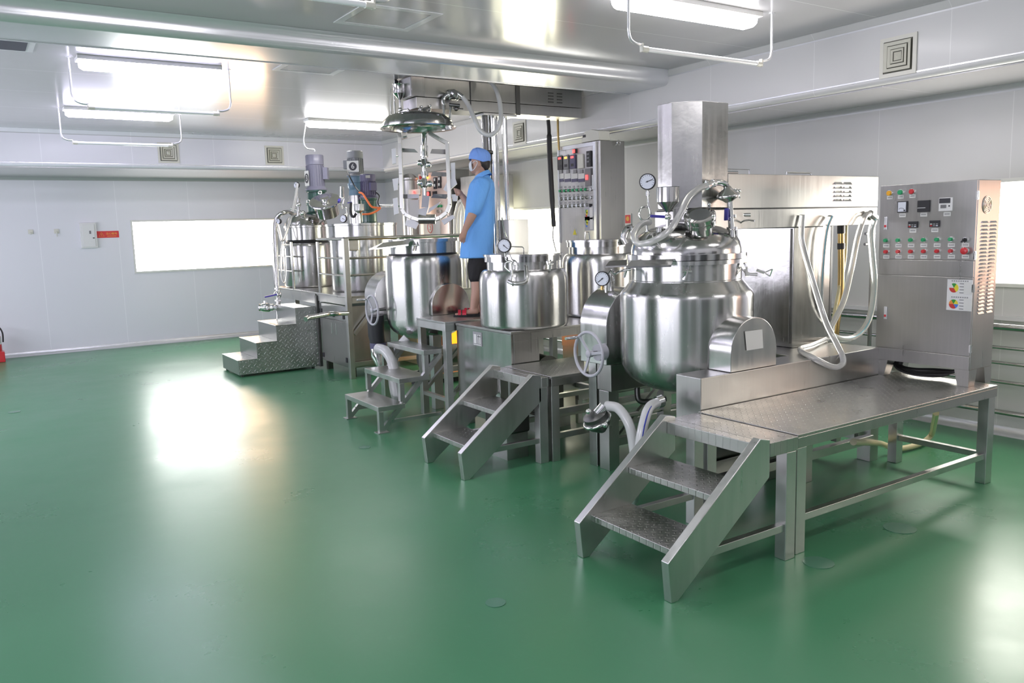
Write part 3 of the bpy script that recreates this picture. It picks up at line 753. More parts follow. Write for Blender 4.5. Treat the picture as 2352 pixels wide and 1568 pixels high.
# lid with fittings
head1 = t = emp('lift_head', (4.9, 4.05, .87), 'octagonal steel motor cover with horizontal arm, pedestal and closed domed lid, at right', 'lifting head')
obj('flange', MB().lathe((*T1, 0), [(.35, 1.566), (.408, 1.566), (.408, 1.602), (.372, 1.604)], n=72), 'polished', t, angle=30)
prof = [(.372, 1.600), (.372, 1.63), (.362, 1.672), (.338, 1.712), (.295, 1.747), (.235, 1.775), (.16, 1.797), (.08, 1.808), (0, 1.81)]
obj('dome', MB().lathe((*T1, 0), prof, n=72), 'polished', t, angle=60)
obj('lid_clamp', MB().bar(atD(1706, 604, 5.42), atD(1706, 586, 5.42), .05, .03), 'chrome', t, bevel=.004)
def port(parent, b, top, r, name='sight_port', glass='sight_glass'):
    b = V(b); top = V(top); ax = (top-b).normalized()
    p = obj(name, MB().rings([(b, r*.72), (top-ax*.06, r*.72), (top-ax*.06, r), (top-ax*.035, r), (top-ax*.034, r*.96), (top-ax*.02, r*.96), (top-ax*.019, r*1.02), (top, r*1.02), (top+ax*.004, r*.9)], 36), 'polished', parent, angle=25)
    obj('glass', MB().cyl(top+ax*.004, top+ax*.008, r*.68, n=30), glass, p)
    for k in range(4):
        a = PI/2*k+.5; u = V((0,0,1)); s_ = ax.cross(u).normalized(); w_ = s_.cross(ax)
        e = s_*math.cos(a)+w_*math.sin(a)
        obj('wing_bolt', MB().cyl(top+e*r*1.05-ax*.055, top+e*r*1.05+ax*.02, .006, n=8).ball(top+e*r*1.05+ax*.024, .012, 8, 6), 'chrome', p)
    return p
port(t, atD(1612, 550, 5.36), atD(1607, 494, 5.25), .10)
# funnel
fb = atD(1534, 536, 5.27); X_, Y_ = fb.x, fb.y
zf = lambda y: (atD(1534, y, 5.27)).z
obj('funnel', MB().lathe((X_, Y_, 0), [(.012, zf(505)), (.012, zf(488)), (.072, zf(464)), (.072, zf(431)), (.075, zf(430)), (.070, zf(431)), (.068, zf(463)), (.008, zf(486))], n=36), 'polished', t)
obj('funnel_valve', MB().cyl((X_, Y_, zf(540)), (X_, Y_, zf(503)), .013).ball((X_, Y_, zf(498)), .022).cyl((X_, Y_, zf(524)), (X_, Y_, zf(520)), .028), 'chrome', t)
obj('valve_handle', MB().bar(atD(1529, 498, 5.27), atD(1494, 496, 5.25), .010, .018), 'blue_handle', t, bevel=.003)
# tall gauge with coil siphon
gauge(t, atD(1487, 417, 5.55), .056, fl, needle=-70)
m = MB().tube([atD(1487, 436, 5.57), atD(1488, 455, 5.57), atD(1490, 475, 5.57), atD(1494, 492, 5.57), atD(1487, 503, 5.55), atD(1474, 504, 5.54), atD(1468, 492, 5.54), atD(1473, 478, 5.55), atD(1486, 475, 5.57), atD(1493, 485, 5.59), atD(1490, 500, 5.58), atD(1486, 515, 5.57), atD(1488, 540, 5.57)], .007, 10)
m.cyl(atD(1488, 440, 5.57), atD(1488, 450, 5.57), .014)
obj('gauge_siphon', m, 'chrome', t)
obj('nozzle', MB().cyl(atD(1488, 530, 5.57), atD(1489, 545, 5.57), .016), 'chrome', t)
# breather elbow, disc cap and standpipe
sp0, sp1 = atD(1681, 545, 5.38), atD(1676, 463, 5.38)
obj('standpipe', MB().cyl(sp0, sp1, .019).cyl(atD(1681, 528, 5.38), atD(1681, 522, 5.38), .034).cyl(atD(1680, 500, 5.38), atD(1680, 494, 5.38), .03), 'chrome', t)
obj('valve_handle', MB().bar(atD(1669, 478, 5.35), atD(1668, 506, 5.35), .014, .03), 'blue_handle', t, bevel=.003)
ct = atD(1672, 449, 5.38)
obj('strainer_cap', MB().lathe(ct, [(.02, -.045), (.04, -.03), (.075, -.012), (.078, .0), (.075, .008), (.03, .045), (.022, .06)], n=36, axis=(-.15, .0, 1)), 'cover', t)
obj('elbow', MB().tube([atD(1670, 432, 5.38), atD(1665, 423, 5.37), atD(1652, 419, 5.35), atD(1636, 421, 5.33), atD(1625, 425, 5.31)], .021).cyl(atD(1641, 420, 5.34), atD(1636, 421, 5.33), .026), 'chrome', t)
obj('cap_clamp', MB().ball(atD(1690, 440, 5.38), .02).ball(atD(1697, 438, 5.38), .013).cyl(atD(1684, 445, 5.38), atD(1697, 438, 5.38), .01).cyl(atD(1692, 440, 5.38), atD(1700, 455, 5.38), .004, n=8), 'chrome', t)
obj('hose_clip', MB().bar(atD(1620, 431, 5.30), atD(1622, 415, 5.30), .008, .01).torus(atD(1625, 425, 5.31), atD(1636, 421, 5.33)-atD(1622, 427, 5.30), .025, .004), 'chrome', t)
obj('bent_pipe', MB().tube([atD(1691, 545, 5.62), atD(1691, 505, 5.62), atD(1696, 495, 5.62), atD(1724, 493, 5.6)], .0125).tube([atD(1706, 481, 5.75), atD(1712, 474, 5.7), atD(1731, 472, 5.65)], .008).tube([atD(1700, 512, 5.6), atD(1712, 506, 5.55), atD(1733, 507, 5.5)], .006), 'chrome', t)
for px, py in ((1515, 527), (1573, 525), (1640, 535), (1550, 520)): obj('nozzle', MB().cyl(atD(px, py+14, 5.42), atD(px, py-2, 5.42), .02), 'chrome', t)
def hose(pts, r, label, mt='hose_clear', cat='hose', stripe=None, name='hose', grp=None, extra=None):
    t_ = emp(name, pts[0], label, cat, grp)
    obj('tube', MB().tube(pts, r, 14), mt, t_)
    if stripe:
        off = V((-.35, -.75, .3)).normalized()*r*.93
        obj('stripe', MB().tube([V(p)+off for p in pts], r*.16, 6), stripe, t_)
    if extra:
        for e0, e1 in extra: obj('hose_clip', MB().cyl(e0, e1, r*1.25), 'chrome', t_)
    return t_
HG = 'translucent reinforced hoses'
hp = [atD(1627, 425, 5.31), atD(1605, 433, 5.26), atD(1580, 455, 5.20), atD(1562, 492, 5.12), atD(1536, 530, 5.06), atD(1500, 553, 5.06), atD(1468, 560, 5.12), atD(1456, 545, 5.22), atD(1462, 525, 5.32), atD(1478, 512, 5.42), atD(1492, 510, 5.48)]
hose(hp, .021, 'clear hose looping over the closed domed lid', extra=[(hp[0]+(hp[0]-hp[1]).normalized()*.005, hp[0]+(hp[1]-hp[0]).normalized()*.02)], grp=HG)

# trunnion covers and handwheel of the near mixer
t = emp('trunnion_cover', (4.105, 3.53, .87), 'arched steel trunnion cover with a square of paper, in front of the near vessel', 'cover', 'arched trunnion covers')
dcover(3.455, 3.64, 4.105, .215, .872, .988, 'casing', t)
obj('paper_note', MB().quad([atY(1711, 761, 3.449), atY(1751, 756, 3.449), atY(1753, 799, 3.449), atY(1715, 805, 3.449)]), 'label_white', t, smooth=False)
t = emp('gearbox_cover', (4.1, 4.65, .80), 'larger rounded gearbox cover behind the grey handwheel of the near mixer', 'cover')
dcover(4.50, 4.80, 4.03, .27, .802, 1.08, 'casing', t)
obj('filler_cap', MB().cyl((3.9, 4.62, 1.33), (3.9, 4.62, 1.40), .03).cyl((3.9, 4.62, 1.40), (3.9, 4.62, 1.455), .018).torus((3.9, 4.62, 1.40), (0,1,0), .045, .006), 'chrome', t)
obj('shaft_boss', MB().cyl((3.76, atX(1352, 813, 3.62).y, .90), (3.70, atX(1352, 813, 3.62).y, .90), .06), 'cast_grey', t)
hwc = atX(1352, 813, 3.62)
handwheel(hwc, .158, 'grey three-spoke handwheel of the near mixer', shaft=.075)

# drive head: octagonal motor cover, horizontal arm, pedestal
t = head1
oc = [(3.90, 3.97), (4.05, 3.85), (4.29, 3.85), (4.29, 4.25), (4.05, 4.25), (3.90, 4.13)]
oc = [(3.875, 3.98), (4.05, 3.85), (4.19, 3.85), (4.29, 3.90), (4.29, 4.20), (4.19, 4.27), (4.05, 4.27), (3.875, 4.14)]
obj('motor_cover', MB().prism([(3.905, 3.985), (4.045, 3.85), (4.29, 3.85), (4.29, 4.25), (4.045, 4.25), (3.905, 4.115)], 'z', 1.90, 2.585), 'brushed_wavy', t, bevel=.004, angle=20)
obj('arm', MB().box(4.292, 6.0, 3.85, 4.27, 1.895, 2.125), 'brushed', t, bevel=.003)
obj('arm_lower', MB().box(4.02, 6.0, 3.852, 4.268, 1.755, 1.888), 'brushed', t, bevel=.003)
obj('arm_joint', MB().box(4.03, 5.99, 3.86, 4.26, 1.888, 1.895), 'dark', t)
obj('coupling', MB().cyl((T1[0], T1[1], 1.81), (T1[0], T1[1], 1.90), .09).cyl((T1[0], T1[1], 1.81), (T1[0], T1[1], 1.83), .12), 'dark_steel', t)
for cx_ in (5.445, 5.56):
    m = MB()
    for k in range(5):
        z = 1.935+k*.031; m.prism([(3.836, z), (3.85, z+.02), (3.85, z)], 'x', cx_, cx_+.085)
    obj('louvre', m, 'cover', t)
obj('pedestal', MB().box(5.0, 5.43, 3.86, 4.44, .871, 1.752), 'brushed_wavy', t, bevel=.004)
obj('side_guard', MB().box(4.985, 4.9995, 3.88, 4.46, .90, 1.745), 'brushed_wavy', t, bevel=.002)
obj('top_rod', MB().cyl((4.3, 4.0, 2.145), (4.55, 4.0, 2.145), .012).tube([(4.33, 3.95, 2.126), (4.33, 3.95, 2.165), (4.62, 3.95, 2.165), (4.62, 3.95, 2.126)], .004, 8, smooth=False), 'chrome', t)
obj('top_rod', MB().tube([(5.02, 3.95, 2.126), (5.02, 3.95, 2.15), (5.3, 3.95, 2.15), (5.3, 3.95, 2.126)], .006, 8, smooth=False), 'chrome', t)
# guide posts / pipes behind the hoses
gx0, gx1 = atY(1888, 600, 4.30).x, atY(1905, 600, 4.30).x
t = emp('guide_strip', (gx0, 4.3, .87), 'perforated pale cable strip beside the near pedestal', 'cable strip')
obj('strip', MB().box(gx0, gx1, 4.30, 4.34, .9, 1.75), 'offwhite', t)
m = MB()
for k in range(26): m.box(gx0+.03, gx1-.02, 4.294, 4.30, .95+k*.03, .965+k*.03)
obj('slots', m, 'label_white', t)
obj('edge', MB().box(gx1+.003, gx1+.03, 4.29, 4.34, .872, 1.75), 'dark', t)
hx = lambda y: atY(y[0], y[1], 4.12)
t = emp('hydraulic_hose', hx((1932, 520)), 'brown hydraulic hose hanging from the near arm', 'hose')
obj('tube', MB().tube([hx((1932, 512)), hx((1932, 560)), hx((1932, 640)), hx((1929, 690)), hx((1922, 740)), hx((1919, 780))], .026), 'brass', t)
obj('sleeve', MB().cyl(hx((1932, 558)), hx((1932, 572)), .031), 'dark', t)
obj('sleeve', MB().cyl(hx((1932, 512)), hx((1932, 536)), .031), 'dark', t)
obj('second_tube', MB().tube([hx((1944, 512)), hx((1940, 600)), hx((1922, 690)), hx((1910, 760))], .014), 'hose_yellow', t)
t = emp('guide_pole', (6.3, 4.1, 0), 'thin steel pole with valves beside the near control cabinet', 'pole')
q = atY(2003, 600, 4.2)
obj('pole', MB().cyl((q.x, q.y, 0), (q.x, q.y, 1.75), .018), 'polished', t)
q2 = atY(2002, 536, 4.2); q3 = atY(2002, 560, 4.2)
obj('valve', MB().ball(q2, .032).cyl(q2-V((.09, 0, 0)), q2+V((.03, 0, 0)), .012), 'dark_steel', t)
obj('valve', MB().ball(q3, .028).cyl(q3-V((.10, 0, 0)), q3+V((.03, 0, 0)), .012), 'dark_steel', t)
h1 = [atY(1843, 494, 3.83), atY(1841, 528, 3.82), atY(1843, 560, 3.81), atY(1868, 650, 3.74), atY(1897, 740, 3.62), atY(1922, 790, 3.50), atY(1936, 822, 3.42), atY(1932, 838, 3.41), atY(1912, 842, 3.41), atY(1868, 822, 3.45), atZ(1838, 803, .896), atZ(1868, 792, .896), atZ(1905, 773, .90), atY(1912, 745, 3.95)]
hose(h1, .021, 'clear hose dropping along the near pedestal and curling below its foot', grp=HG)
h2 = [atY(1908, 498, 3.82), atY(1896, 530, 3.81), atY(1888, 600, 3.81), atY(1884, 690, 3.83), atY(1893, 750, 3.88), atY(1925, 776, 3.93), atY(1965, 772, 3.93), atY(1995, 735, 3.90), atY(2008, 660, 3.85), atY(2004, 590, 3.82), atY(2000, 535, 3.80), atY(2008, 505, 3.78)]
hose(h2, .024, 'white hose with teal stripe hanging in a deep loop left of the near cabinet', 'hose_clear', stripe='stripe_teal', grp=HG)
h3 = [atY(2010, 500, 3.83), atY(1998, 491, 3.82), atY(1985, 500, 3.81), atY(1970, 545, 3.80), atY(1955, 620, 3.80), atY(1938, 690, 3.82), atY(1912, 745, 3.86), atZ(1896, 778, .895)]
hose(h3, .022, 'clear hose arching down from the end of the near arm', grp=HG, extra=[(h3[0], h3[1]+V((0, 0, .004)))])
h4 = [atZ(1960, 1015, .35), atZ(2020, 1018, .12), atZ(2060, 1030, .04), atZ(2110, 1020, .03), atZ(2138, 1000, .05), atZ(2146, 970, .22), atZ(2150, 948, .36)]
hose(h4, .022, 'cream hose lying on the floor beneath the long platform', 'hose_yellow', grp=HG)
hz = [atD(1392, 932, 5.15), atD(1420, 938, 5.1), atD(1445, 975, 5.05), atD(1456, 1030, 5.05), atD(1458, 1075, 5.05), atZ(1450, 1125, .035)]
hose(hz, .031, 'thick grey hose arching from the round valve near the floor', 'hose_grey', grp='thick drain hoses under the near vessel')
hz = [atD(1516, 923, 5.1), atD(1492, 935, 5.0), atD(1478, 975, 4.95), atD(1468, 1030, 4.95), atD(1462, 1085, 4.95), atZ(1455, 1150, .035)]
hose(hz, .031, 'thick clear hose with blue stripe leaving the bottom outlet of the near vessel', 'hose_grey', stripe='hose_stripe', grp='thick drain hoses under the near vessel', extra=[(atD(1520, 920, 5.1), atD(1508, 924, 5.08))])
t = emp('round_valve', atD(1370, 962, 5.2), 'round steel clamp valve on the end of the grey hose', 'valve')
m = MB().rings([(atD(1385, 990, 5.2), .02), (atD(1378, 975, 5.2), .075), (atD(1372, 965, 5.18), .085), (atD(1366, 952, 5.16), .08), (atD(1364, 948, 5.15), .05)], 30)
obj('body', m, 'dark_steel', t)
obj('clamp', MB().torus(atD(1372, 965, 5.18), atD(1366, 952, 5.16)-atD(1385, 990, 5.2), .088, .010).ball(atD(1352, 945, 5.1), .018).ball(atD(1390, 975, 5.1), .02), 'chrome', t)
obj('stub', MB().cyl(atD(1372, 950, 5.15), atD(1388, 932, 5.15), .034), 'chrome', t)

# ------------------------------------------------------------------ near control cabinet
CX0, CX1, CY0, CY1, CZ0, CZ1 = 5.45, 5.74, 2.80, 3.48, .785, 2.03
t = emp('control_cabinet', (5.59, 3.14, .672), 'stainless control cabinet with coloured buttons on the long platform at right', 'control cabinet', 'stainless control cabinets')
obj('body', MB().box(CX0+.012, CX1, CY0, CY1, CZ0, CZ1), 'brushed', t, bevel=.004)
XP = CX0
obj('upper_door', MB().box(XP, XP+.0115, CY0+.004, CY1-.002, 1.512, CZ1-.002), 'brushed', t, bevel=.002)
obj('middle_panel', MB().box(XP, XP+.0115, CY0+.004, CY1-.002, 1.402, 1.508), 'brushed', t, bevel=.002)
obj('lower_door', MB().box(XP, XP+.0115, CY0+.004, CY1-.002, .878, 1.398), 'brushed', t, bevel=.002)
obj('kick_panel', MB().box(XP, XP+.0115, CY0+.004, CY1-.002, CZ0, .874), 'brushed', t, bevel=.002)
for x, y in ((CX0+.0, CY0), (CX0+.0, CY1-.10), (CX1-.10, CY0), (CX1-.10, CY1-.10)):
    ly = MB(); a0, b0 = x, y
    ly.v = [V(p) for p in ((a0, b0, CZ0), (a0+.1, b0, CZ0), (a0+.1, b0+.1, CZ0), (a0, b0+.1, CZ0))]
    sx = a0+(.0 if x < 5.5 else .025); sy = b0+(.0 if y < 3 else .025)
    ly.v += [V(p) for p in ((sx, sy, .673), (sx+.075, sy, .673), (sx+.075, sy+.075, .673), (sx, sy+.075, .673))]
    ly.f = [(0,1,2,3), (7,6,5,4), (0,4,5,1), (1,5,6,2), (2,6,7,3), (3,7,4,0)]
    obj('foot', ly, 'brushed', t, smooth=False)
def cz(cx, cy): return atX(2010+cx/6.534, 400+cy/6.534, XP)
NX = V((-1, 0, 0)); YR = V((0, -1, 0)); ZU = V((0, 0, 1))
def plate(name, c, w_, h_, d, mt, parent, bevel=0.0):
    return obj(name, MB().box(c.x-d, c.x-.0002, c.y-w_/2, c.y+w_/2, c.z-h_/2, c.z+h_/2), mt, parent, bevel=bevel)
def button(c, r_, mt, parent, name='push_button', d=.022):
    b_ = obj(name, MB().cyl(c, c+NX*.010, r_*1.12, n=22), 'chrome', parent)
    obj('cap', MB().rings([(c+NX*.010, r_*.92), (c+NX*d, r_*.92), (c+NX*(d+.003), r_*.8)], 22), mt, b_)
def tag_lab(c, parent, w_=.043, h_=.024, lines=1):
    p = plate('label_plate', c, w_, h_, .0012, 'label_white', parent)
    m = MB(); k = random.randint(3, 4); s_ = w_*.74/k
    for i in range(k): m.box(c.x-.0018, c.x-.0012, c.y-w_*.37+s_*i+.001, c.y-w_*.37+s_*(i+1)-.001, c.z-.0035, c.z+.0035)
    obj('small_writing', m, 'ink_grey', p)
for (x, y, mt) in ((208, 285, 'yellow_plastic'), (375, 272, 'green_plastic'), (545, 260, 'red_plastic')): button(cz(x+15, y), .019, mt, t, 'indicator_lamp', .018)
for x, y in ((222, 350), (387, 340), (562, 328)): tag_lab(cz(x, y), t)
c = cz(418, 490); p = plate('ammeter', c, .072, .078, .012, 'dark', t, .002)
obj('meter_face', MB().box(c.x-.0135, c.x-.012, c.y-.029, c.y+.029, c.z-.033, c.z+.033), 'dial_face', p)
obj('scale_marks', MB().tube([(c.x-.014, c.y+.022, c.z-.016), (c.x-.014, c.y+.01, c.z-.008), (c.x-.014, c.y-.008, c.z-.010), (c.x-.014, c.y-.018, c.z-.018)], .0012, 5).box(c.x-.015, c.x-.0136, c.y-.026, c.y-.014, c.z-.03, c.z-.02), 'ink', p)
c = cz(738, 478); p = plate('timer', c, .083, .078, .016, 'dark', t, .003)
obj('silver_bar', MB().box(c.x-.018, c.x-.016, c.y-.018, c.y+.038, c.z-.014, c.z-.009), 'alu', p)
c = cz(1070, 452); p = plate('temperature_meter', c, .092, .088, .012, 'white_plastic', t, .002)
obj('display', MB().box(c.x-.0135, c.x-.012, c.y-.032, c.y+.042, c.z+.008, c.z+.040), 'ink', p)
obj('small_display', MB().box(c.x-.0135, c.x-.012, c.y-.006, c.y+.032, c.z-.024, c.z-.002), 'grey_plastic', p)
obj('key', MB().box(c.x-.0145, c.x-.012, c.y-.030, c.y-.022, c.z-.016, c.z-.006), 'ink', p)
for x, y in ((575, 755), (900, 742)):
    c = cz(x, y); p = plate('drive_keypad', c, .068, .044, .012, 'dark', t, .002)
    for i, (mt) in enumerate(('label_white', 'ink_grey', 'ink_grey', 'sign_red', 'ink_grey', 'dial_face')):
        yy = c.y+.020-(i % 3)*.020; zz = c.z-.002-(i//3)*.011
        obj('key', MB().box(c.x-.0135, c.x-.012, yy-.007, yy+.007, zz-.003, zz+.003), mt, p)
for x, y in ((412, 615), (730, 605), (1082, 597), (568, 847), (897, 838)): tag_lab(cz(x, y), t, .048, .027)
for x in (148, 332, 522, 715, 915, 1122):
    button(cz(x+28, 992-(x-148)*.017), .0145, 'green_plastic', t, d=.026); button(cz(x+30, 1162-(x-148)*.012), .0145, 'red_plastic', t, d=.026)
for x in (168, 352, 540, 732, 932, 1145, 1357):
    tag_lab(cz(x, 1072-(x-168)*.01), t, .047, .025); tag_lab(cz(x, 1240-(x-168)*.004), t, .047, .025)
c = cz(1362, 985); b_ = obj('rotary_switch', MB().cyl(c, c+NX*.012, .017, n=20), 'chrome', t)
obj('knob', MB().rings([(c+NX*.012, .014), (c+NX*.026, .012)], 20).bar(c+NX*.03+V((0, .014, -.014)), c+NX*.03+V((0, -.012, .012)), .008, .012, up=NX), 'dark', b_)
c = cz(1370, 1148); b_ = obj('emergency_stop', MB().cyl(c, c+NX*.014, .018, n=20), 'alu', t)
obj('mushroom_cap', MB().rings([(c+NX*.014, .014), (c+NX*.024, .023), (c+NX*.034, .023), (c+NX*.039, .015)], 24), 'red_plastic', b_)
for yy, zz in ((cz(167, 735).y, cz(167, 735).z), (atX(2035, 718, XP).y, atX(2035, 718, XP).z)):
    p = obj('latch', MB().box(XP-.010, XP-.0002, yy-.011, yy+.011, zz-.045, zz+.045), 'alu', t, bevel=.002)
    obj('latch_button', MB().box(XP-.013, XP-.010, yy-.007, yy+.007, zz-.028, zz-.012), 'red_plastic', p)
for zz in (1.93, 1.545, 1.33, .93):
    obj('hinge', MB().box(XP-.012, XP+.012, CY0-.006, CY0+.004, zz-.025, zz+.025).cyl((XP-.005, CY0-.005, zz-.028), (XP-.005, CY0-.005, zz+.028), .006, n=10), 'chrome', t)
# status plates with colour wheels
a = atX(2177, 641, XP); b_ = atX(2232, 715, XP)
pl = obj('status_board', MB().box(XP-.003, XP-.0002, b_.y, a.y, b_.z, a.z), 'white_plastic', t)
for k, (cx_, cy_, cols) in enumerate(((2191, 661, ('pie_green', 'pie_yellow', 'pie_yellow', 'pie_red', 'pie_red', 'label_white')), (2190, 698, ('pie_green', 'pie_yellow', 'pie_blue', 'pie_red', 'pie_red', 'pie_orange')))):
    c = atX(cx_, cy_, XP-.003)
    for i, mt in enumerate(cols):
        m = MB(); pts = [c+NX*.0005]
        for j in range(6):
            q = math.radians(90-i*60-j*12+30); pts.append(c+NX*.0005+YR*(.031*math.cos(q))+ZU*(.031*math.sin(q)))
        obj('wheel_sector', m.quad(pts), mt, pl, smooth=False)
    c2 = atX(2222.5, cy_+1, XP-.003)
    obj('white_card', MB().box(XP-.0045, XP-.003, c2.y-.026, c2.y+.026, c2.z-.040, c2.z+.040), 'label_white', pl)
    m = MB()
    for j in range(4): 
        q = c+YR*.052+ZU*(.030-.02*j); m.box(XP-.0045, XP-.003, q.y-.014, q.y+.014, q.z-.003, q.z+.003)
    for j in range(8):
        q = c+YR*(-.012+.0145*j)+ZU*.047; m.box(XP-.0045, XP-.003, q.y-.0042, q.y+.0042, q.z-.004, q.z+.004)
    obj('row_text', m, 'ink_grey', pl)
# side face: louvres and fan grille
for xc in (5.515, 5.625):
    m = MB()
    for k in range(25):
        z = 1.155+k*.0248; m.add([(xc, CY0, z), (xc+.072, CY0, z), (xc+.072, CY0, z+.014), (xc, CY0, z+.014), (xc, CY0-.010, z+.001), (xc+.072, CY0-.010, z+.001)], [(0,1,5,4), (4,5,2,3), (0,4,3), (1,2,5)])
    obj('side_louvre', m, 'cover', t)
c = atY(2267, 470, CY0-.001)
f_ = obj('fan_grille', MB().cyl((c.x, CY0-.004, c.z), (c.x, CY0-.0005, c.z), .058, n=36), 'frame_steel', t)
for r_ in (.014, .026, .038, .050): obj('grille_ring', MB().torus((c.x, CY0-.006, c.z), (0,1,0), r_, .0022, 30, 6), 'chrome', f_)
obj('grille_cross', MB().bar((c.x-.04, CY0-.006, c.z-.04), (c.x+.04, CY0-.006, c.z+.04), .003).bar((c.x+.04, CY0-.006, c.z-.04), (c.x-.04, CY0-.006, c.z+.04), .003), 'chrome', f_)
t = emp('cable_bundle', (5.55, 3.2, .70), 'black cables coiled under the near control cabinet', 'cables')
for k in range(5):
    o_ = .02*k
    obj('cable', MB().tube([(5.60, 3.42-o_, .785), (5.52+o_, 3.36, .73), (5.50+o_, 3.25, .70+.006*k), (5.52+o_, 3.12, .695+.01*k), (5.58, 3.02-o_, .71+.01*k), (5.62, 2.96, .77)], .008, 8), 'black_rubber', t)

# ================================================================== MACHINE 2 (middle)
t = emp('platform', (4.5, 5.3, 0), 'low tread-plate platform in front of the middle square cabinet', 'platform')
obj('deck', MB().box(3.615, 5.35, 4.98, 5.64, .655, .672), 'tread_plate', t, bevel=.003)
m = MB().box(3.615, 5.35, 4.98, 5.02, .595, .655).box(3.615, 5.35, 5.60, 5.64, .595, .655).box(3.615, 3.655, 5.02, 5.60, .595, .655).box(5.31, 5.35, 5.02, 5.60, .595, .655)
obj('edge_frame', m, 'brushed', t, bevel=.003)
for x in (3.615, 5.27):
    for y in (4.985, 5.565): obj('post', MB().box(x, x+.075, y, y+.07, 0, .595), 'frame_steel', t, bevel=.003)
for z in (.17, .36): obj('rail', MB().box(3.69, 5.27, 5.0, 5.04, z, z+.045), 'frame_steel', t, bevel=.002)
obj('rail', MB().box(3.69, 5.27, 5.58, 5.62, .17, .21), 'frame_steel', t, bevel=.002)

t = emp('vessel_table', (4.65, 6.13, 0), 'square stainless cabinet table under the two open vessels in the middle', 'machine base')
obj('top', MB().box(3.70, 5.62, 5.66, 6.60, .925, .948), 'brushed', t, bevel=.004)
obj('side_panel', MB().box(3.705, 3.73, 5.67, 6.59, .12, .924), 'cover', t, bevel=.003)
obj('front_apron', MB().box(3.731, 5.60, 5.665, 5.69, .86, .924), 'brushed', t, bevel=.002)
obj('front_panel', MB().box(3.731, 3.99, 5.665, 5.69, .673, .859), 'brushed', t, bevel=.002)
for x, y in ((3.74, 6.50), (5.5, 5.70), (5.5, 6.50), (4.55, 6.50)): obj('leg', MB().box(x, x+.08, y, y+.08, 0, .924), 'frame_steel', t, bevel=.002)
obj('lower_rail', MB().box(3.82, 5.5, 6.52, 6.56, .16, .2), 'frame_steel', t)
obj('lower_rail', MB().box(3.74, 5.5, 5.72, 5.76, .30, .34), 'frame_steel', t)
# black and white rating marks on the side panel
c = atX(1097, 778, 3.704)
pl = obj('emblem', MB().box(3.7005, 3.7045, c.y-.075, c.y+.075, c.z-.062, c.z+.062), 'ink_grey', t)
m = MB()
for dy in (.036, -.032): m.box(3.6985, 3.7005, c.y+dy-.022, c.y+dy+.022, c.z-.042, c.z+.040)
m.box(3.6985, 3.7005, c.y-.06, c.y+.06, c.z-.056, c.z-.050)
obj('emblem_block', m, 'label_white', pl)
m = MB().box(3.697, 3.6985, c.y-.035, c.y-.028, c.z-.042, c.z+.04).box(3.697, 3.6985, c.y-.056, c.y-.012, c.z+.02, c.z+.026)
obj('emblem_mark', m, 'ink', pl)
# motors and dark gear in the open base
t = emp('drive_motor', (3.95, 5.9, 0), 'dark drive motor hidden beneath the middle cabinet table', 'motor')
obj('casing', MB().cyl((4.25, 5.9, .52), (4.25, 6.25, .52), .14).box(4.1, 4.4, 5.88, 6.3, .15, .38), 'dark_steel', t)
obj('stand', MB().box(4.05, 4.45, 5.85, 6.32, .0, .15), 'frame_steel', t)
t = emp('drive_motor', (3.0, 5.2, 0), 'dark gearbox behind the smaller two-tread stairs', 'motor')
obj('casing', MB().box(3.32, 3.56, 5.2, 5.5, .21, .40), 'dark_steel', t, bevel=.02)
obj('stand', MB().box(3.36, 3.56, 5.24, 5.46, .0, .21), 'frame_steel', t)

T3 = (4.05, 5.97)
def open_vessel(c, R, zb_, zs, rn, zn, zt, label, lidh=.018):
    t = emp('mixing_vessel', (*c, zb_), label, 'tank', g)
    k = .035
    prof = [(0, zb_), (R-k, zb_)] + [(R-k+k*math.sin(PI/2*i/5), zb_+k-k*math.cos(PI/2*i/5)) for i in range(1, 6)] + round_shoulder(R, zs, rn, zn)
    obj('body', MB().lathe((*c, 0), prof, n=72), 'drawn', t, angle=60)
    obj('neck', MB().lathe((*c, 0), [(rn, zn), (rn, zt-.045)], n=72), 'drawn', t)
    obj('rim', MB().lathe((*c, 0), [(rn, zt-.045), (rn+.018, zt-.045), (rn+.018, zt), (rn-.01, zt)], n=72), 'polished', t, angle=30)
    l_ = obj('cover_plate', MB().lathe((*c, 0), [(rn+.026, zt+.001), (rn+.026, zt+.001+lidh), (0, zt+.004+lidh)], n=72), 'cover', t, angle=30)
    return t
t = open_vessel(T3, .393, .948, 1.325, .323, 1.452, 1.565, 'small flat-lidded vessel standing on the middle cabinet table in front of the worker')
gauge(t, atD(1158, 564, 6.78), .058, fl, needle=-130)
obj('gauge_siphon', MB().tube([atD(1160, 580, 6.80), atD(1163, 597, 6.78), atD(1174, 601, 6.76), atD(1183, 612, 6.75), atD(1174, 625, 6.75), atD(1161, 615, 6.75), atD(1163, 603, 6.75), atD(1174, 603, 6.74), atD(1176, 622, 6.73), atD(1174, 644, 6.72)], .008, 10), 'chrome', t)
obj('side_pipe', MB().tube([atD(1208, 612, 6.83), atD(1209, 632, 6.74), atD(1209, 644, 6.72), atD(1200, 650, 6.71), atD(1180, 651, 6.71), atD(1168, 646, 6.76)], .016, 12).cyl(atD(1180, 651, 6.71), atD(1176, 651, 6.71), .021), 'frame_steel', t)
obj('lid_handle', MB().tube([atD(1166, 590, 6.9), atD(1167, 566, 6.9), atD(1200, 567, 6.9), atD(1203, 570, 6.9), atD(1203, 588, 6.9)], .005, 8, smooth=False), 'chrome', t)
obj('vent_pipe', MB().tube([atD(1153, 500, 7.0), atD(1158, 530, 6.9), atD(1163, 545, 6.87)], .006, 8), 'chrome', t)
clamp(t, T3, .326, vd+.9, 1.52)
T4 = (5.10, 6.17)
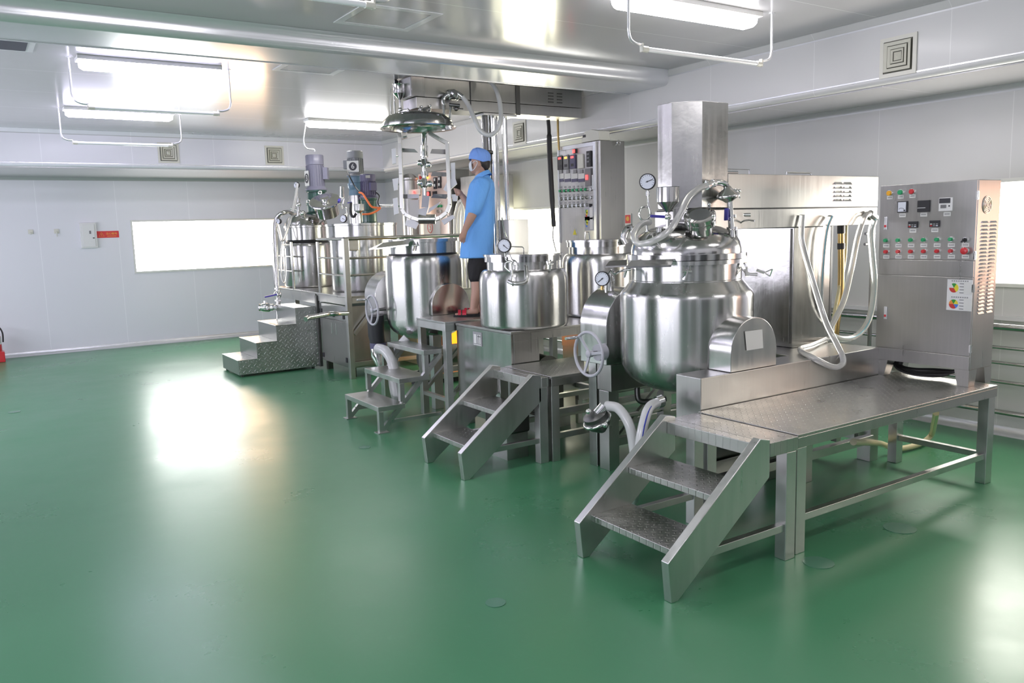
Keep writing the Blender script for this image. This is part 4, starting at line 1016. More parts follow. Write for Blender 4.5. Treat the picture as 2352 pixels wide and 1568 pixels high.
t = open_vessel(T4, .372, .948, 1.445, .305, 1.545, 1.655, 'taller flat-lidded vessel between the middle cabinet and the nearest vessel')
obj('lid_handle', MB().tube([atD(1344, 549, 7.95), atD(1344, 533, 7.95), atD(1353, 533, 7.95), atD(1355, 549, 7.95)], .006, 8, smooth=False), 'chrome', t)
obj('outlet_pipe', MB().tube([atD(1438, 560, 7.6), atD(1433, 545, 7.6), atD(1440, 527, 7.6), atD(1453, 522, 7.6)], .035, 14).torus(atD(1452, 530, 7.5), (1, -.6, .2), .045, .010), 'cover', t)
obj('pipe_clamp', MB().cyl(atD(1440, 520, 7.55), atD(1462, 524, 7.55), .012).ball(atD(1462, 524, 7.5), .02), 'dark_steel', t)
t = emp('cream_pipe', (3.9, 5.0, .673), 'cream vertical pipe seen through the near grey handwheel', 'pipe')
cp = atZ(1350, 850, .673)
obj('pipe', MB().cyl(cp, V((cp.x, cp.y, 1.06)), .028).torus(V((cp.x, cp.y, .85)), (0, 0, 1), .029, .004, 24, 6), 'pipe_cream', t)

# walkway where the worker stands, with its three-step stool
t = emp('walkway', (4.3, 6.95, 0), 'raised grey walkway under the worker', 'platform')
obj('deck', MB().box(3.60, 5.3, 6.615, 7.20, .945, .962), 'frame_steel', t, bevel=.003)
obj('edge_frame', MB().box(3.60, 5.3, 6.615, 6.655, .875, .945).box(3.60, 5.3, 7.16, 7.20, .875, .945).box(3.60, 3.64, 6.655, 7.16, .875, .945), 'frame_steel', t, bevel=.003)
for x, y in ((3.605, 7.13), (3.605, 6.62), (5.2, 7.13), (5.2, 6.62)): obj('post', MB().box(x, x+.065, y, y+.065, 0, .875), 'frame_steel', t, bevel=.003)
for y in (6.64, 7.15): obj('brace', MB().bar((3.65, y, .25), (4.3, y, .86), .035, .03), 'frame_steel', t)
obj('cross_rail', MB().box(3.615, 3.655, 6.69, 7.13, .20, .235), 'frame_steel', t)

t = emp('step_stool', (3.2, 7.1, 0), 'grey three-step stool with open legs leading to the walkway', 'steps')
ys0, ys1 = 6.70, 7.49
for k, (xa, xb, z) in enumerate(((2.93, 3.17, .242), (3.15, 3.43, .474), (3.41, 3.72, .708))):
    if k == 2: xb = 3.59
    obj('tread', MB().box(xa, xb+.03, ys0, ys1, z-.045, z), 'frame_steel', t, bevel=.003)
    for y in (ys0, ys1-.045):
        obj('leg', MB().box(xa+.004, xa+.05, y, y+.045, 0 if k == 0 else .05+.21*k, z-.045), 'frame_steel', t, bevel=.002)
for y in (ys0+.022, ys1-.022):
    obj('stringer', MB().bar((2.97, y, .02), (3.60, y, .66), .04, .04), 'frame_steel', t)
    obj('foot_plate', MB().box(2.91, 3.02, y-.05, y+.05, 0, .008), 'frame_steel', t)
    obj('floor_rail', MB().bar((3.02, y, .09), (3.58, y, .09), .03, .03), 'frame_steel', t)

T2 = (3.94, 7.65)
t = tank(*T2, dish(.402, .68, .24)+[(.402, 1.44)]+round_shoulder(.402, 1.45, .358, 1.56), [(.354, 1.56), (.354, 1.692)], [(.354, 1.692), (.374, 1.692), (.374, 1.722), (.350, 1.722), (.345, 1.60), (.3, 1.3), (0, 1.3)],
         'open polished mixing vessel left of the worker, beneath the raised lid', group=g)
obj('neck_seal', MB().lathe((*T2, 0), [(.356, 1.556), (.362, 1.565), (.356, 1.58)], n=64), 'black_rubber', t)
clamp(t, T2, .356, vd+.12, 1.69)
obj('pouring_lip', MB().slab([atD(862, 570, 7.98), atD(938, 561, 7.96), atD(941, 550, 8.06), atD(880, 557, 8.08)], (0, 0, -.012)), 'cover', t)
obj('pouring_lip', MB().slab([atD(848, 571, 8.3), atD(868, 567, 8.25), atD(905, 553, 8.3), atD(885, 554, 8.4)], (0, 0, -.012)), 'cover', t)
obj('bottom_outlet', MB().cyl((*T2, .68), (*T2, .5), .05).tube([(T2[0], T2[1], .52), (T2[0]-.02, T2[1]-.05, .40), (T2[0]-.15, T2[1]-.1, .33)], .04), 'dark_steel', t)
t = emp('trunnion_cover', (4.04, 7.27, .962), 'arched steel trunnion cover beside the worker\'s foot', 'cover', 'arched trunnion covers')
dcover(7.21, 7.31, 4.0, .215, .963, 1.06, 'casing', t)
t = emp('gearbox_cover', (3.85, 8.15, .85), 'small pale gearbox cover behind the far grey handwheel', 'cover')
dcover(8.07, 8.35, 3.82, .26, .86, 1.12, 'casing', t)
t = emp('vessel_support', (3.75, 8.1, 0), 'grey post and lower frame carrying the open vessel left of the worker', 'support frame')
obj('post', MB().box(3.62, 3.72, 8.07, 8.17, 0, .86), 'cover', t, bevel=.003)
obj('post', MB().box(5.0, 5.1, 8.07, 8.17, 0, .86), 'frame_steel', t, bevel=.003)
obj('post', MB().box(3.80, 3.90, 7.25, 7.33, 0, .76), 'frame_steel', t, bevel=.003)
obj('rail', MB().box(3.72, 5.0, 8.10, 8.15, .2, .26), 'frame_steel', t)
obj('plate', MB().box(3.72, 5.1, 8.07, 8.35, .80, .859), 'frame_steel', t)
handwheel((3.40, 7.80, 1.01), .150, 'grey three-spoke handwheel of the middle mixer, beside the tall step frame', shaft=.15)
t = emp('drive_motor', (3.55, 8.0, .55), 'black tilting motor hanging below the far grey handwheel', 'motor')
obj('casing', MB().rings([((3.52, 8.0, .93), .09), ((3.52, 8.0, .72), .085), ((3.54, 8.0, .60), .08), ((3.54, 8.0, .55), .07)], 24), 'dark', t)
obj('fan_cover', MB().rings([((3.54, 8.0, .64), .092), ((3.54, 8.0, .55), .088)], 24), 'motor_violet', t)
obj('rating_plate', MB().box(3.525, 3.56, 7.903, 7.908, .59, .625), 'label_white', t)
hz = [atD(868, 800, 8.2), atD(885, 806, 8.1), atD(900, 830, 8.05), atD(908, 870, 8.05), atD(915, 915, 8.05)]
hose(hz, .05, 'thick pale hose bending down behind the three-step stool', 'hose_grey', grp='thick pale hoses behind the step stool')
hz = [atD(935, 775, 8.3), atD(915, 800, 8.3), atD(903, 835, 8.25), atD(903, 880, 8.2), atD(912, 918, 8.2), atD(925, 935, 8.2)]
hose(hz, .045, 'thick pale hose curving under the open vessel behind the stool', 'hose_grey', grp='thick pale hoses behind the step stool')
t = emp('floor_valve', atD(862, 812, 8.4), 'steel clamp valve on the pipe behind the step stool', 'valve')
obj('body', MB().rings([(atD(872, 840, 8.4), .03), (atD(864, 815, 8.4), .055), (atD(860, 800, 8.4), .04)], 20), 'chrome', t)

# lift head 2: arm under the ceiling, block, raised lid with agitator
head2 = t = emp('lift_head', (4.8, 7.65, 0), 'long grey arm raised under the ceiling on columns, holding a domed lid with agitator', 'lifting head')
obj('arm', MB().box(3.80, 5.95, 7.50, 7.76, 3.132, 3.318), 'brushed', t, bevel=.003)
obj('arm_lower', MB().box(3.86, 5.95, 7.502, 7.80, 3.02, 3.127), 'brushed', t, bevel=.003)
obj('arm_nose', MB().box(3.805, 3.95, 7.488, 7.499, 3.132, 3.316), 'cover', t)
obj('seam', MB().box(4.48, 4.49, 7.496, 7.4995, 3.02, 3.315), 'dark', t)
obj('strap', MB().box(5.05, 5.10, 7.490, 7.4995, 3.01, 3.315), 'dark_steel', t)
for cx_ in (5.48, 5.60):
    m = MB()
    for k in range(4): m.box(cx_, cx_+.07, 7.492, 7.4995, 3.165+k*.032, 3.178+k*.032)
    obj('louvre', m, 'dark_steel', t)
obj('guide_column', MB().cyl((4.72, 7.60, .4), (4.72, 7.60, 3.0), .028).cyl((4.72, 7.60, 2.50), (4.72, 7.60, 2.62), .045), 'dark_steel', t)
obj('lift_column', MB().cyl((4.84, 7.65, .4), (4.84, 7.65, 3.0), .062, n=36), 'chrome', t)
obj('guide_column', MB().cyl((4.96, 7.60, .4), (4.96, 7.60, 3.0), .030), 'chrome', t)
obj('guide_column', MB().cyl((4.76, 7.70, .4), (4.76, 7.70, 3.0), .026), 'chrome', t)
obj('column_plate', MB().box(4.64, 5.06, 7.50, 7.80, 2.99, 3.015), 'frame_steel', t, bevel=.003)
obj('base_block', MB().box(4.88, 5.14, 7.45, 7.88, 0, 1.90), 'brushed', t, bevel=.004)
obj('bracket', MB().cyl((4.60, 7.58, 2.62), (4.78, 7.58, 2.62), .018), 'dark_steel', t)
t = emp('hanging_cable', (5.25, 7.6, 1.4), 'black cable sleeve hanging from the raised arm', 'cable')
obj('sleeve', MB().tube([atD(1259, 276, 9.2), atD(1261, 300, 9.2), atD(1262, 340, 9.2), atD(1266, 420, 9.2), atD(1272, 520, 9.2)], .028, 10, radii=[.022, .022, .03, .03, .03, .026]), 'black_rubber', t)
obj('cable', MB().tube([atD(1272, 515, 9.2), atD(1270, 545, 9.2), atD(1278, 580, 9.2)], .008, 8), 'label_white', t)
t = emp('hanging_cable', (5.45, 7.6, 1.4), 'thin tan conduit between the raised arm and the middle cabinet', 'cable')
obj('conduit', MB().tube([atD(1281, 274, 9.4), atD(1282, 310, 9.4), atD(1284, 345, 9.4)], .013, 8), 'brass', t)

zr = 2.835
t = head2
obj('dome', MB().lathe((*T2, 0), [(.385, zr), (.392, zr+.008), (.362, zr+.014), (.360, zr+.045), (.345, zr+.085), (.305, zr+.122), (.24, zr+.146), (.13, zr+.163), (0, zr+.165), (0, zr+.155), (.12, zr+.152), (.24, zr+.13), (.305, zr+.098), (.34, zr+.055), (.35, zr+.006), (.385, zr)], n=72), 'polished', t, angle=40)
obj('coupling', MB().lathe((*T2, 0), [(.11, zr+.15), (.11, zr+.17)], n=36), 'dark_steel', t)
D2 = 8.56
DF = 8.25
port(t, atD(938, 268, DF), atD(932, 270, DF-.12)+V((0, 0, .02)), .062, glass='sight_glass')
port(t, atD(975, 258, DF), atD(975, 246, DF-.03), .062)
fb = atD(920, 262, DF); X_, Y_ = fb.x, fb.y; zf2 = lambda y: atD(920, y, DF).z
obj('funnel', MB().lathe((X_, Y_, 0), [(.012, zf2(238)), (.012, zf2(230)), (.066, zf2(216)), (.066, zf2(196)), (.069, zf2(195)), (.063, zf2(196)), (.060, zf2(215))], n=30), 'polished', t)
obj('funnel_valve', MB().cyl((X_, Y_, zf2(270)), (X_, Y_, zf2(236)), .013).ball((X_, Y_, zf2(252)), .022), 'chrome', t)
gauge(t, atD(906, 194, DF+.05), .048, V((-.9, .3, .1)), needle=40)
obj('gauge_siphon', MB().tube([atD(905, 205, DF+.05), atD(906, 235, DF+.05), atD(907, 262, DF+.05), atD(907, 272, DF+.05)], .008, 8).tube([atD(898, 200, DF+.05), atD(897, 240, DF+.05), atD(899, 262, DF+.05), atD(904, 272, DF+.05)], .005, 8), 'chrome', t)
obj('standpipe', MB().cyl(atD(1020, 272, DF), atD(1020, 238, DF), .016).cyl(atD(1034, 274, DF), atD(1035, 240, DF), .013).tube([atD(1020, 240, DF), atD(1018, 228, DF), atD(1028, 218, DF), atD(1045, 212, DF), atD(1062, 222, DF)], .022), 'chrome', t)
obj('strainer_cap', MB().lathe(atD(1040, 218, DF), [(.02, -.05), (.07, -.02), (.075, 0), (.03, .05)], n=30, axis=(.6, -.2, .7)), 'chrome', t)
obj('side_valve', MB().cyl(atD(1032, 240, DF-.02), atD(1056, 243, DF-.02), .018).ball(atD(1048, 250, DF-.02), .024).cyl(atD(1040, 248, DF), atD(1064, 250, DF), .006), 'dark_steel', t)
# agitator
a_ = obj('shaft', MB().cyl(atD(975, 305, D2), atD(973, 365, D2), .028).rings([(atD(974, 335, D2), .042), (atD(974, 360, D2), .042)], 20).cyl(atD(974, 360, D2), atD(975, 470, D2), .022).cyl(atD(975, 395, D2), atD(976, 405, D2), .04), 'chrome', t)
obj('hub', MB().rings([(atD(974, 366, D2), .035), (atD(974, 380, D2), .05), (atD(974, 384, D2), .03)], 20).ball(atD(964, 374, D2-.05), .03).ball(atD(984, 378, D2-.03), .032), 'chrome', t)
obj('hub', MB().rings([(atD(974, 410, D2), .03), (atD(974, 428, D2), .045), (atD(974, 432, D2), .03)], 16).ball(atD(965, 420, D2-.03), .034).ball(atD(987, 422, D2-.02), .036), 'chrome', t)
def flat(px, d=D2, wd=.055, th=.012):
    m = MB()
    for i in range(len(px)-1): m.bar(atD(*px[i], d), atD(*px[i+1], d), th, wd, up=_f)
    return m
obj('anchor_frame', flat([(918, 305), (919, 330), (921, 400), (923, 480), (930, 492), (945, 500), (962, 505)], wd=.045, th=.04), 'frame_steel', t, bevel=.003)
obj('anchor_frame', flat([(985, 305), (1010, 320), (1029, 330)], wd=.045, th=.036), 'frame_steel', t, bevel=.003)
obj('anchor_frame', flat([(1027, 330), (1030, 400), (1033, 470), (1026, 488), (1010, 500), (998, 504)], wd=.045, th=.04), 'frame_steel', t, bevel=.003)
obj('anchor_frame', flat([(921, 335), (921, 318), (935, 314)], D2+.2, wd=.03, th=.02), 'cover', t)
obj('centre_boss', MB().rings([(atD(962, 503, D2), .05), (atD(1000, 503, D2), .05)], 20), 'cover', t)
def paddle(p, dz, mt='paddle_steel'): obj('paddle', MB().slab([atD(x, y, D2+d) for x, y, d in p], _f*.008), mt, t)
paddle([(921, 340, .03), (952, 342, -.05), (960, 350, -.05), (922, 349, .05)], 0)
paddle([(1026, 343, .03), (992, 342, -.05), (988, 352, -.05), (1024, 354, .03)], 0)
paddle([(1027, 396, .03), (993, 394, -.05), (990, 404, -.05), (1025, 405, .03)], 0)
paddle([(925, 446, .03), (962, 446, -.05), (962, 455, -.05), (926, 456, .03)], 0)
paddle([(1030, 446, .03), (996, 445, -.05), (990, 454, -.05), (1026, 456, .03)], 0)
obj('mixing_blade', MB().slab([atD(970, 448, D2-.05), atD(987, 450, D2-.05), atD(984, 475, D2-.08), atD(968, 476, D2-.08)], _f*.01), 'cast_grey', t)
obj('mixing_blade', MB().slab([atD(962, 480, D2-.1), atD(985, 474, D2-.1), atD(978, 495, D2-.1), atD(962, 492, D2-.1)], _f*.01), 'cast_grey', t)
obj('mixing_blade', MB().slab([atD(986, 478, D2-.1), atD(1012, 463, D2-.1), atD(1004, 474, D2-.1), atD(982, 490, D2-.1)], _f*.01), 'cast_grey', t)
for px in ([(899, 342), (909, 340), (910, 375), (901, 377)], [(901, 411), (916, 408), (913, 436), (905, 438)], [(902, 456), (913, 453), (916, 490), (905, 494)],
           [(1035, 374), (1045, 373), (1046, 410), (1036, 412)], [(1030, 411), (1046, 410), (1050, 422), (1028, 441), (1018, 435)], [(1036, 446), (1052, 446), (1050, 462), (1040, 462)],
           [(933, 506), (948, 503), (962, 512), (955, 526), (930, 517)], [(1013, 506), (1040, 493), (1045, 500), (1020, 516)]):
    obj('scraper_blade', MB().slab([atD(x, y, D2-.01) for x, y in px], _f*.02), 'ptfe', t, bevel=.002)
    cx_ = sum(p[0] for p in px)/len(px); cy_ = sum(p[1] for p in px)/len(px)
    tx = 921 if cx_ < 930 else (1030 if cx_ > 1025 and cy_ < 480 else cx_); ty = cy_ if cy_ < 480 else cy_-9
    obj('scraper_arm', MB().cyl(atD(cx_, cy_, D2), atD(tx, ty, D2), .008, n=8), 'chrome', t)
hose([atD(1062, 222, DF), atD(1075, 240, DF), atD(1088, 268, 8.2), atD(1101, 297, 8.2), atD(1120, 310, 8.2), atD(1138, 303, 8.2), atD(1149, 280, 8.2), atD(1150, 250, 8.25), atD(1143, 215, 8.3), atD(1133, 195, 8.35), atD(1122, 183, 8.4)], .023, 'translucent hose looping from the raised lid to the arm above', 'hose_grey', grp=HG)

# ================================================================== CONTROL CABINET 2 (middle, far)
BX0, BX1, BY0, BY1, BZ1 = 5.80, 6.17, 7.03, 7.78, 2.725
t = emp('control_cabinet', (5.98, 7.4, 0), 'tall steel control cabinet with red readouts behind the middle vessels', 'control cabinet', 'stainless control cabinets')
obj('body', MB().box(BX0+.02, BX1, BY0, BY1, .12, BZ1), 'brushed', t, bevel=.005)
obj('plinth', MB().box(BX0+.04, BX1-.02, BY0+.02, BY1-.02, 0, .12), 'frame_steel', t)
obj('door', MB().box(BX0+.004, BX0+.019, BY0+.05, BY1-.01, .4, BZ1-.01), 'brushed', t, bevel=.003)
obj('window_frame', MB().box(BX0-.008, BX0+.004, BY0+.05, BY1-.01, BZ1-.05, BZ1-.01).box(BX0-.008, BX0+.004, BY0+.05, BY0+.09, 1.62, BZ1-.05).box(BX0-.008, BX0+.004, BY1-.035, BY1-.01, 1.62, BZ1-.05), 'alu', t)
def bz_(cx, cy): return atX(1250+cx/6.03, 300+cy/6.03, BX0+.003)
XQ = BX0+.004
def bplate(name, cx, cy, w_, h_, d, mt, par=None, bevel=0):
    c = bz_(cx, cy); return obj(name, MB().box(XQ-d, XQ-.0002, c.y-w_/2, c.y+w_/2, c.z-h_/2, c.z+h_/2), mt, par or t, bevel=bevel)
def bsub(name, c, dy, dz, w_, h_, d0, d1, mt, par):
    return obj(name, MB().box(XQ-d1, XQ-d0, c.y+dy-w_/2, c.y+dy+w_/2, c.z+dz-h_/2, c.z+dz+h_/2), mt, par)
for x, y, mt, lm in ((232, 448, 'dark', 'led_red'), (315, 440, 'grey_plastic', 'led_orange'), (405, 432, 'motor_violet', 'led_red')):
    p = bplate('readout', x, y, .095, .155, .02, mt, bevel=.003); c = bz_(x, y)
    bsub('digits', c, 0, .052, .05, .022, .0201, .0215, lm, p)
    bsub('keys', c, 0, -.035, .05, .03, .0201, .022, 'ink', p)
p = bplate('readout_cover', 512, 425, .10, .155, .018, 'offwhite', bevel=.004)
for x, y in ((235, 355), (328, 345), (423, 335), (430, 245)): bplate('label_plate', x, y, .045, .028, .002, 'ink_grey')
p = bplate('alarm_lamp', 430, 285, .05, .045, .02, 'dark'); c = bz_(430, 285); bsub('lens', c, 0, 0, .036, .036, .0201, .028, 'led_red', p)
p = bplate('breaker', 630, 390, .075, .17, .02, 'dark', bevel=.003); c = bz_(630, 390)
for dz in (.05, .01, -.03): bsub('breaker_key', c, 0, dz, .04, .018, .0201, .026, 'grey_plastic', p)
p = bplate('breaker', 620, 645, .10, .19, .02, 'grey_plastic', bevel=.003); c = bz_(620, 645); bsub('switch_key', c, .012, 0, .03, .05, .0201, .032, 'led_red', p)
for x in (235, 330, 430, 518): bplate('relay_socket', x, 565, .05, .04, .012, 'ink_grey')
for x in (235, 325, 420, 515): bplate('meter_card', x, 640, .105, .075, .003, 'label_white')
for x in (232, 325, 420, 515): bplate('black_strip', x, 688, .108, .035, .006, 'motor_violet')
for row, (yl, yb, kind_) in enumerate(((785, 835, 'green_plastic'), (898, 945, 'chrome'), (1003, 1050, 'chrome'))):
    for k in range(7):
        x = 232+58.5*k; yy = (-3.5*k)
        bplate('label_plate', x, yl+yy*.7, .036, .022, .002, 'ink_grey')
        c = bz_(x, yb+yy); b_ = obj('push_button', MB().cyl(c, c+NX*.012, .020, n=16), 'chrome', t)
        obj('cap', MB().cyl(c+NX*.012, c+NX*.024, .016, n=16), kind_, b_)
for x, y in ((648, 812), (645, 925), (645, 1035)):
    c = bz_(x, y); obj('rotary_switch', MB().cyl(c, c+NX*.012, .018, n=16).bar(c+NX*.016+V((0, 0, -.018)), c+NX*.016+V((0, 0, .018)), .012, .01, up=NX), 'dark' if y > 1000 else 'chrome', t)
for k, (x, y) in enumerate(((622, 1145), (625, 1285))):
    p = bplate('status_board', x, y, .155, .155, .003, 'cast_grey'); c = bz_(x, y)
    for dy, dz, mt in ((.045, .025, 'pie_green'), (.03, .02, 'pie_yellow'), (.045, -.02, 'pie_red' if k == 0 else 'pie_blue'), (.035, 0, 'pie_yellow')):
        bsub('wheel_sector', c, dy, dz, .022, .035, .003, .004+.0003*len(mt), mt, p)
    bsub('white_card', c, -.04, 0, .052, .13, .003, .0045, 'label_white', p)
c = bz_(422, 1405); 
obj('warning_triangle', MB().prism([(c.y-.034, c.z-.03), (c.y+.034, c.z-.03), (c.y, c.z+.035)], 'x', XQ-.002, XQ-.0002), 'pie_yellow', t)
obj('door_latch', MB().box(XQ-.03, XQ-.0002, BY0+.075, BY0+.095, 2.2, 2.36), 'chrome', t, bevel=.003)
obj('eye_bolt', MB().torus((6.05, 6.99, 2.70), (0, 1, 0), .022, .007, 20, 8).cyl((6.05, 7.03, 2.68), (6.05, 6.99, 2.68), .008), 'chrome', t)
t = emp('junction_box', (5.88, 7.17, BZ1), 'pale plastic box standing on top of the middle control cabinet', 'box')
obj('casing', MB().slab([atX(1335, 328, 5.80), atX(1376, 321, 5.80), atX(1374, 300, 5.80), atX(1357, 297, 5.80), atX(1342, 303, 5.80)], (.16, 0, .0)), 'offwhite', t, bevel=.006)
obj('port', MB().slab([atX(1338, 316, 5.797), atX(1345, 315, 5.797), atX(1345, 309, 5.797), atX(1339, 310, 5.797)], (.004, 0, 0)), 'ink', t)

# ================================================================== MACHINE 3 (far left)
P3X, P3Y0, P3Y1, P3Z = 3.82, 9.50, 12.40, 1.03
t = emp('step_block', (3.27, 11.0, 0), 'far closed-sided four-step stairs with bright white treads', 'steps')
xs = [2.745, 2.99, 3.26, 3.53, 3.80]; zs = [.215, .42, .625, .835]
P = [(xs[0], .03)]
for i in range(4): P += [(xs[i], zs[i]), (xs[i+1], zs[i])]
P += [(3.80, .03)]
obj('casing', MB().prism(P, 'y', 10.60, 11.40), 'tread_plate_side', t, bevel=.004, smooth=False)
for i in range(4):
    obj('tread', MB().box(xs[i]-.012, xs[i+1], 10.595, 11.405, zs[i], zs[i]+.008), 'cover', t, bevel=.002)
    obj('riser', MB().box(xs[i]-.004, xs[i]-.001, 10.60, 11.40, (.03 if i == 0 else zs[i-1]+.009), zs[i]-.001), 'brushed', t)
for x in (2.77, 3.72):
    for y in (10.62, 11.35): obj('foot', MB().box(x, x+.03, y, y+.03, 0, .03), 'dark_steel', t)

t = emp('raised_deck', (4.6, 10.9, 0), 'high railed deck under the two far vessels at left', 'platform')
obj('deck', MB().box(P3X, 5.6, P3Y0, P3Y1, P3Z-.02, P3Z), 'brushed', t, bevel=.003)
obj('fascia', MB().box(P3X, P3X+.02, P3Y0+.06, 10.53, P3Z-.11, P3Z-.021), 'brushed', t)
obj('fascia', MB().box(P3X, P3X+.02, 10.62, P3Y1, P3Z-.15, P3Z-.021), 'brushed', t)
obj('fascia', MB().box(P3X+.06, 5.6, P3Y0, P3Y0+.03, P3Z-.09, P3Z-.021), 'frame_steel', t)
obj('corner_post', MB().box(P3X-.01, P3X+.055, P3Y0-.01, P3Y0+.055, 0, 1.74), 'frame_steel', t, bevel=.003)
obj('stair_post', MB().box(P3X-.02, P3X+.025, 10.54, 10.60, 0.03, .99), 'dark_steel', t, bevel=.004)
for y in (11.45, 12.33): obj('post', MB().box(P3X+.0, P3X+.06, y, y+.06, 0, P3Z-.151), 'frame_steel', t)
for x in (5.0, 5.53): obj('post', MB().box(x, x+.06, P3Y0+.0, P3Y0+.06, 0, P3Z-.091), 'frame_steel', t)
obj('back_post', MB().box(5.53, 5.59, 12.3, 12.36, 0, P3Z-.021), 'frame_steel', t)
obj('brace', MB().bar((P3X+.08, P3Y0+.03, .55), (4.25, P3Y0+.03, .93), .05, .04), 'frame_steel', t)
obj('low_rail', MB().box(P3X+.056, 5.0, P3Y0+.01, P3Y0+.05, .15, .20), 'frame_steel', t)
# railings
xr = P3X+.01
for y in (10.45, 11.5, 12.36): obj('rail_post', MB().cyl((xr, y, P3Z), (xr, y, 1.70), .019 if y != 12.36 else .022), 'polished', t)
for z, r_ in ((1.735, .019), (1.495, .012), (1.285, .012)):
    obj('rail_bar', MB().cyl((xr, P3Y0+.03, z), (xr, 10.45, z), r_), 'polished', t)
    if z < 1.7: obj('rail_bar', MB().cyl((xr, 11.5, z), (xr, 12.36, z), r_), 'polished', t)
    obj('rail_bar', MB().cyl((xr, P3Y0+.02, z), (4.6 if z < 1.7 else 5.6, P3Y0+.02, z), r_*1.2), 'polished', t)
for x in (4.55, 5.55): obj('rail_post', MB().cyl((x, P3Y0+.02, P3Z), (x, P3Y0+.02, 1.72), .018), 'polished', t)

t = emp('service_cabinet', (4.0, 10.0, 0), 'grey panelled service cabinet beneath the corner of the far deck', 'cabinet')
obj('body', MB().box(P3X+.03, 4.35, P3Y0+.08, 10.52, .12, .90), 'brushed', t, bevel=.004)
obj('lower_door', MB().box(P3X+.012, P3X+.029, P3Y0+.10, 10.50, .13, .70), 'brushed', t, bevel=.002)
obj('upper_door', MB().box(P3X+.012, P3X+.029, P3Y0+.10, 10.50, .71, .895), 'cover', t, bevel=.002)
for y in (9.95, 10.10): obj('door_handle', MB().box(P3X+.004, P3X+.0119, y-.010, y+.010, .52, .66), 'chrome', t)
for y, z in ((9.68, .765), (10.02, .77), (10.46, .2), (9.65, .22), (10.46, .79)): obj('latch', MB().box(P3X+.002, P3X+.0119, y-.02, y+.02, z-.03, z+.03), 'dark', t)
for y in (9.62, 10.42): obj('foot', MB().box(P3X+.05, P3X+.12, y, y+.06, 0, .12), 'dark_steel', t)
t = emp('spout_pipe', (3.75, 9.6, .75), 'bent steel spout pipe sticking out over the far stairs', 'pipe')
obj('pipe', MB().tube([atX(800, 719, 3.835), atD(772, 720, 9.9), atD(752, 721, 9.85), atD(720, 727, 9.6), atD(708, 729, 9.5), atD(702, 733, 9.45)], .030, 14), 'polished', t)

T5 = (4.21, 11.9)
t = emp('mixing_vessel', (*T5, P3Z), 'far left closed vessel with tilted manhole lid on the railed deck', 'tank', g)
k = .04; R5 = .363
obj('body', MB().lathe((*T5, 0), [(0, P3Z+.001), (R5-.02, P3Z+.001), (R5, P3Z+.03), (R5, 1.63), (R5-.01, 1.655), (R5-.04, 1.67), (.325, 1.675)], n=64), 'drawn', t, angle=60)
obj('seal_ring', MB().lathe((*T5, 0), [(.325, 1.675), (.30, 1.70), (.308, 1.725)], n=64), 'black_rubber', t)
obj('neck', MB().lathe((*T5, 0), [(.308, 1.725), (.308, 1.90), (.325, 1.905), (.325, 1.93), (.308, 1.935)], n=64), 'drawn', t, angle=40)
obj('dome', MB().lathe((*T5, 0), [(.308, 1.935), (.300, 1.98), (.27, 2.04), (.22, 2.09), (.14, 2.12), (0, 2.13)], n=64), 'polished', t, angle=60)
D5 = 12.12
H_ = V((_r.x, _r.y, 0)).normalized(); B_ = V((_f.x, _f.y, 0)).normalized()
def motor(parent, c, r_, z0, z1, body, gear, gz, boxdir, flange=True, gearprof=None):
    x, y = c
    obj('gearbox', MB().lathe((x, y, 0), [(r_*f_, gz+(z0-gz)*h_) for f_, h_ in (gearprof or ((.95, 0), (1.12, .02), (1.12, .30), (1.22, .32), (1.22, .55), (1.02, .60), (.98, .90), (1.15, .92), (1.15, 1.0)))], n=36), gear, parent, angle=30)
    H = z1-z0
    b_ = obj('motor', MB().lathe((x, y, 0), [(r_*1.2, z0), (r_*1.2, z0+.04*H), (r_*.95, z0+.10*H), (r_*.92, z0+.72*H), (r_*1.0, z0+.725*H), (r_*1.0, z0+.97*H), (r_*.94, z1), (0, z1)], n=36), body, parent, angle=30)
    m = MB()
    for k_ in range(22):
        a = 2*PI*k_/22; e = V((math.cos(a), math.sin(a), 0)); m.bar(V((x, y, z0+.12*H))+e*r_*.95, V((x, y, z0+.70*H))+e*r_*.95, .006, r_*.12, up=e)
    obj('cooling_fins', m, body, b_)
    e = V(boxdir).normalized(); s_ = V((-e.y, e.x, 0))
    p0 = V((x, y, z0+.30*H))+e*r_*.9
    pts = [p0-s_*r_*.45, p0+s_*r_*.45, p0+s_*r_*.45+e*r_*.55, p0-s_*r_*.45+e*r_*.55]
    obj('terminal_box', MB().slab(pts, (0, 0, .34*H)), body, b_, bevel=.004)
    return b_
def zD(x, y, D): return atD(x, y, D).z
mc = atD(726, 430, 12.2)
mo = motor(t, (mc.x, mc.y), .132, zD(726, 437, 12.2), zD(726, 357, 12.2), 'motor_grey', 'gear_green', zD(726, 487, 12.2), (_r.x, _r.y, 0))
# number sticker, curling round the left side of the motor
e0 = (-_r*.80-_f*.60); e0.z = 0; e0.normalize(); s0 = V((-e0.y, e0.x, 0))
cs = V((mc.x, mc.y, zD(726, 410, 12.2)))+e0*.137
def sticker(parent, cs, e0, s_, digit, w_, h_, r_):
    st = obj('number_sticker', MB().slab([cs-s_*w_-ZU*h_, cs+s_*w_-ZU*h_, cs+s_*w_+ZU*h_, cs-s_*w_+ZU*h_], e0*.002), 'label_white', parent)
    obj('black_disc', MB().cyl(cs+e0*.002, cs+e0*.003, r_, n=36), 'ink', st)
    tx = text('digit', digit, cs+e0*.0035, s_, ZU, r_*1.25, 'label_white', st, .0005)
sticker(t, cs, e0, s0, '3', .075, .11, .072)
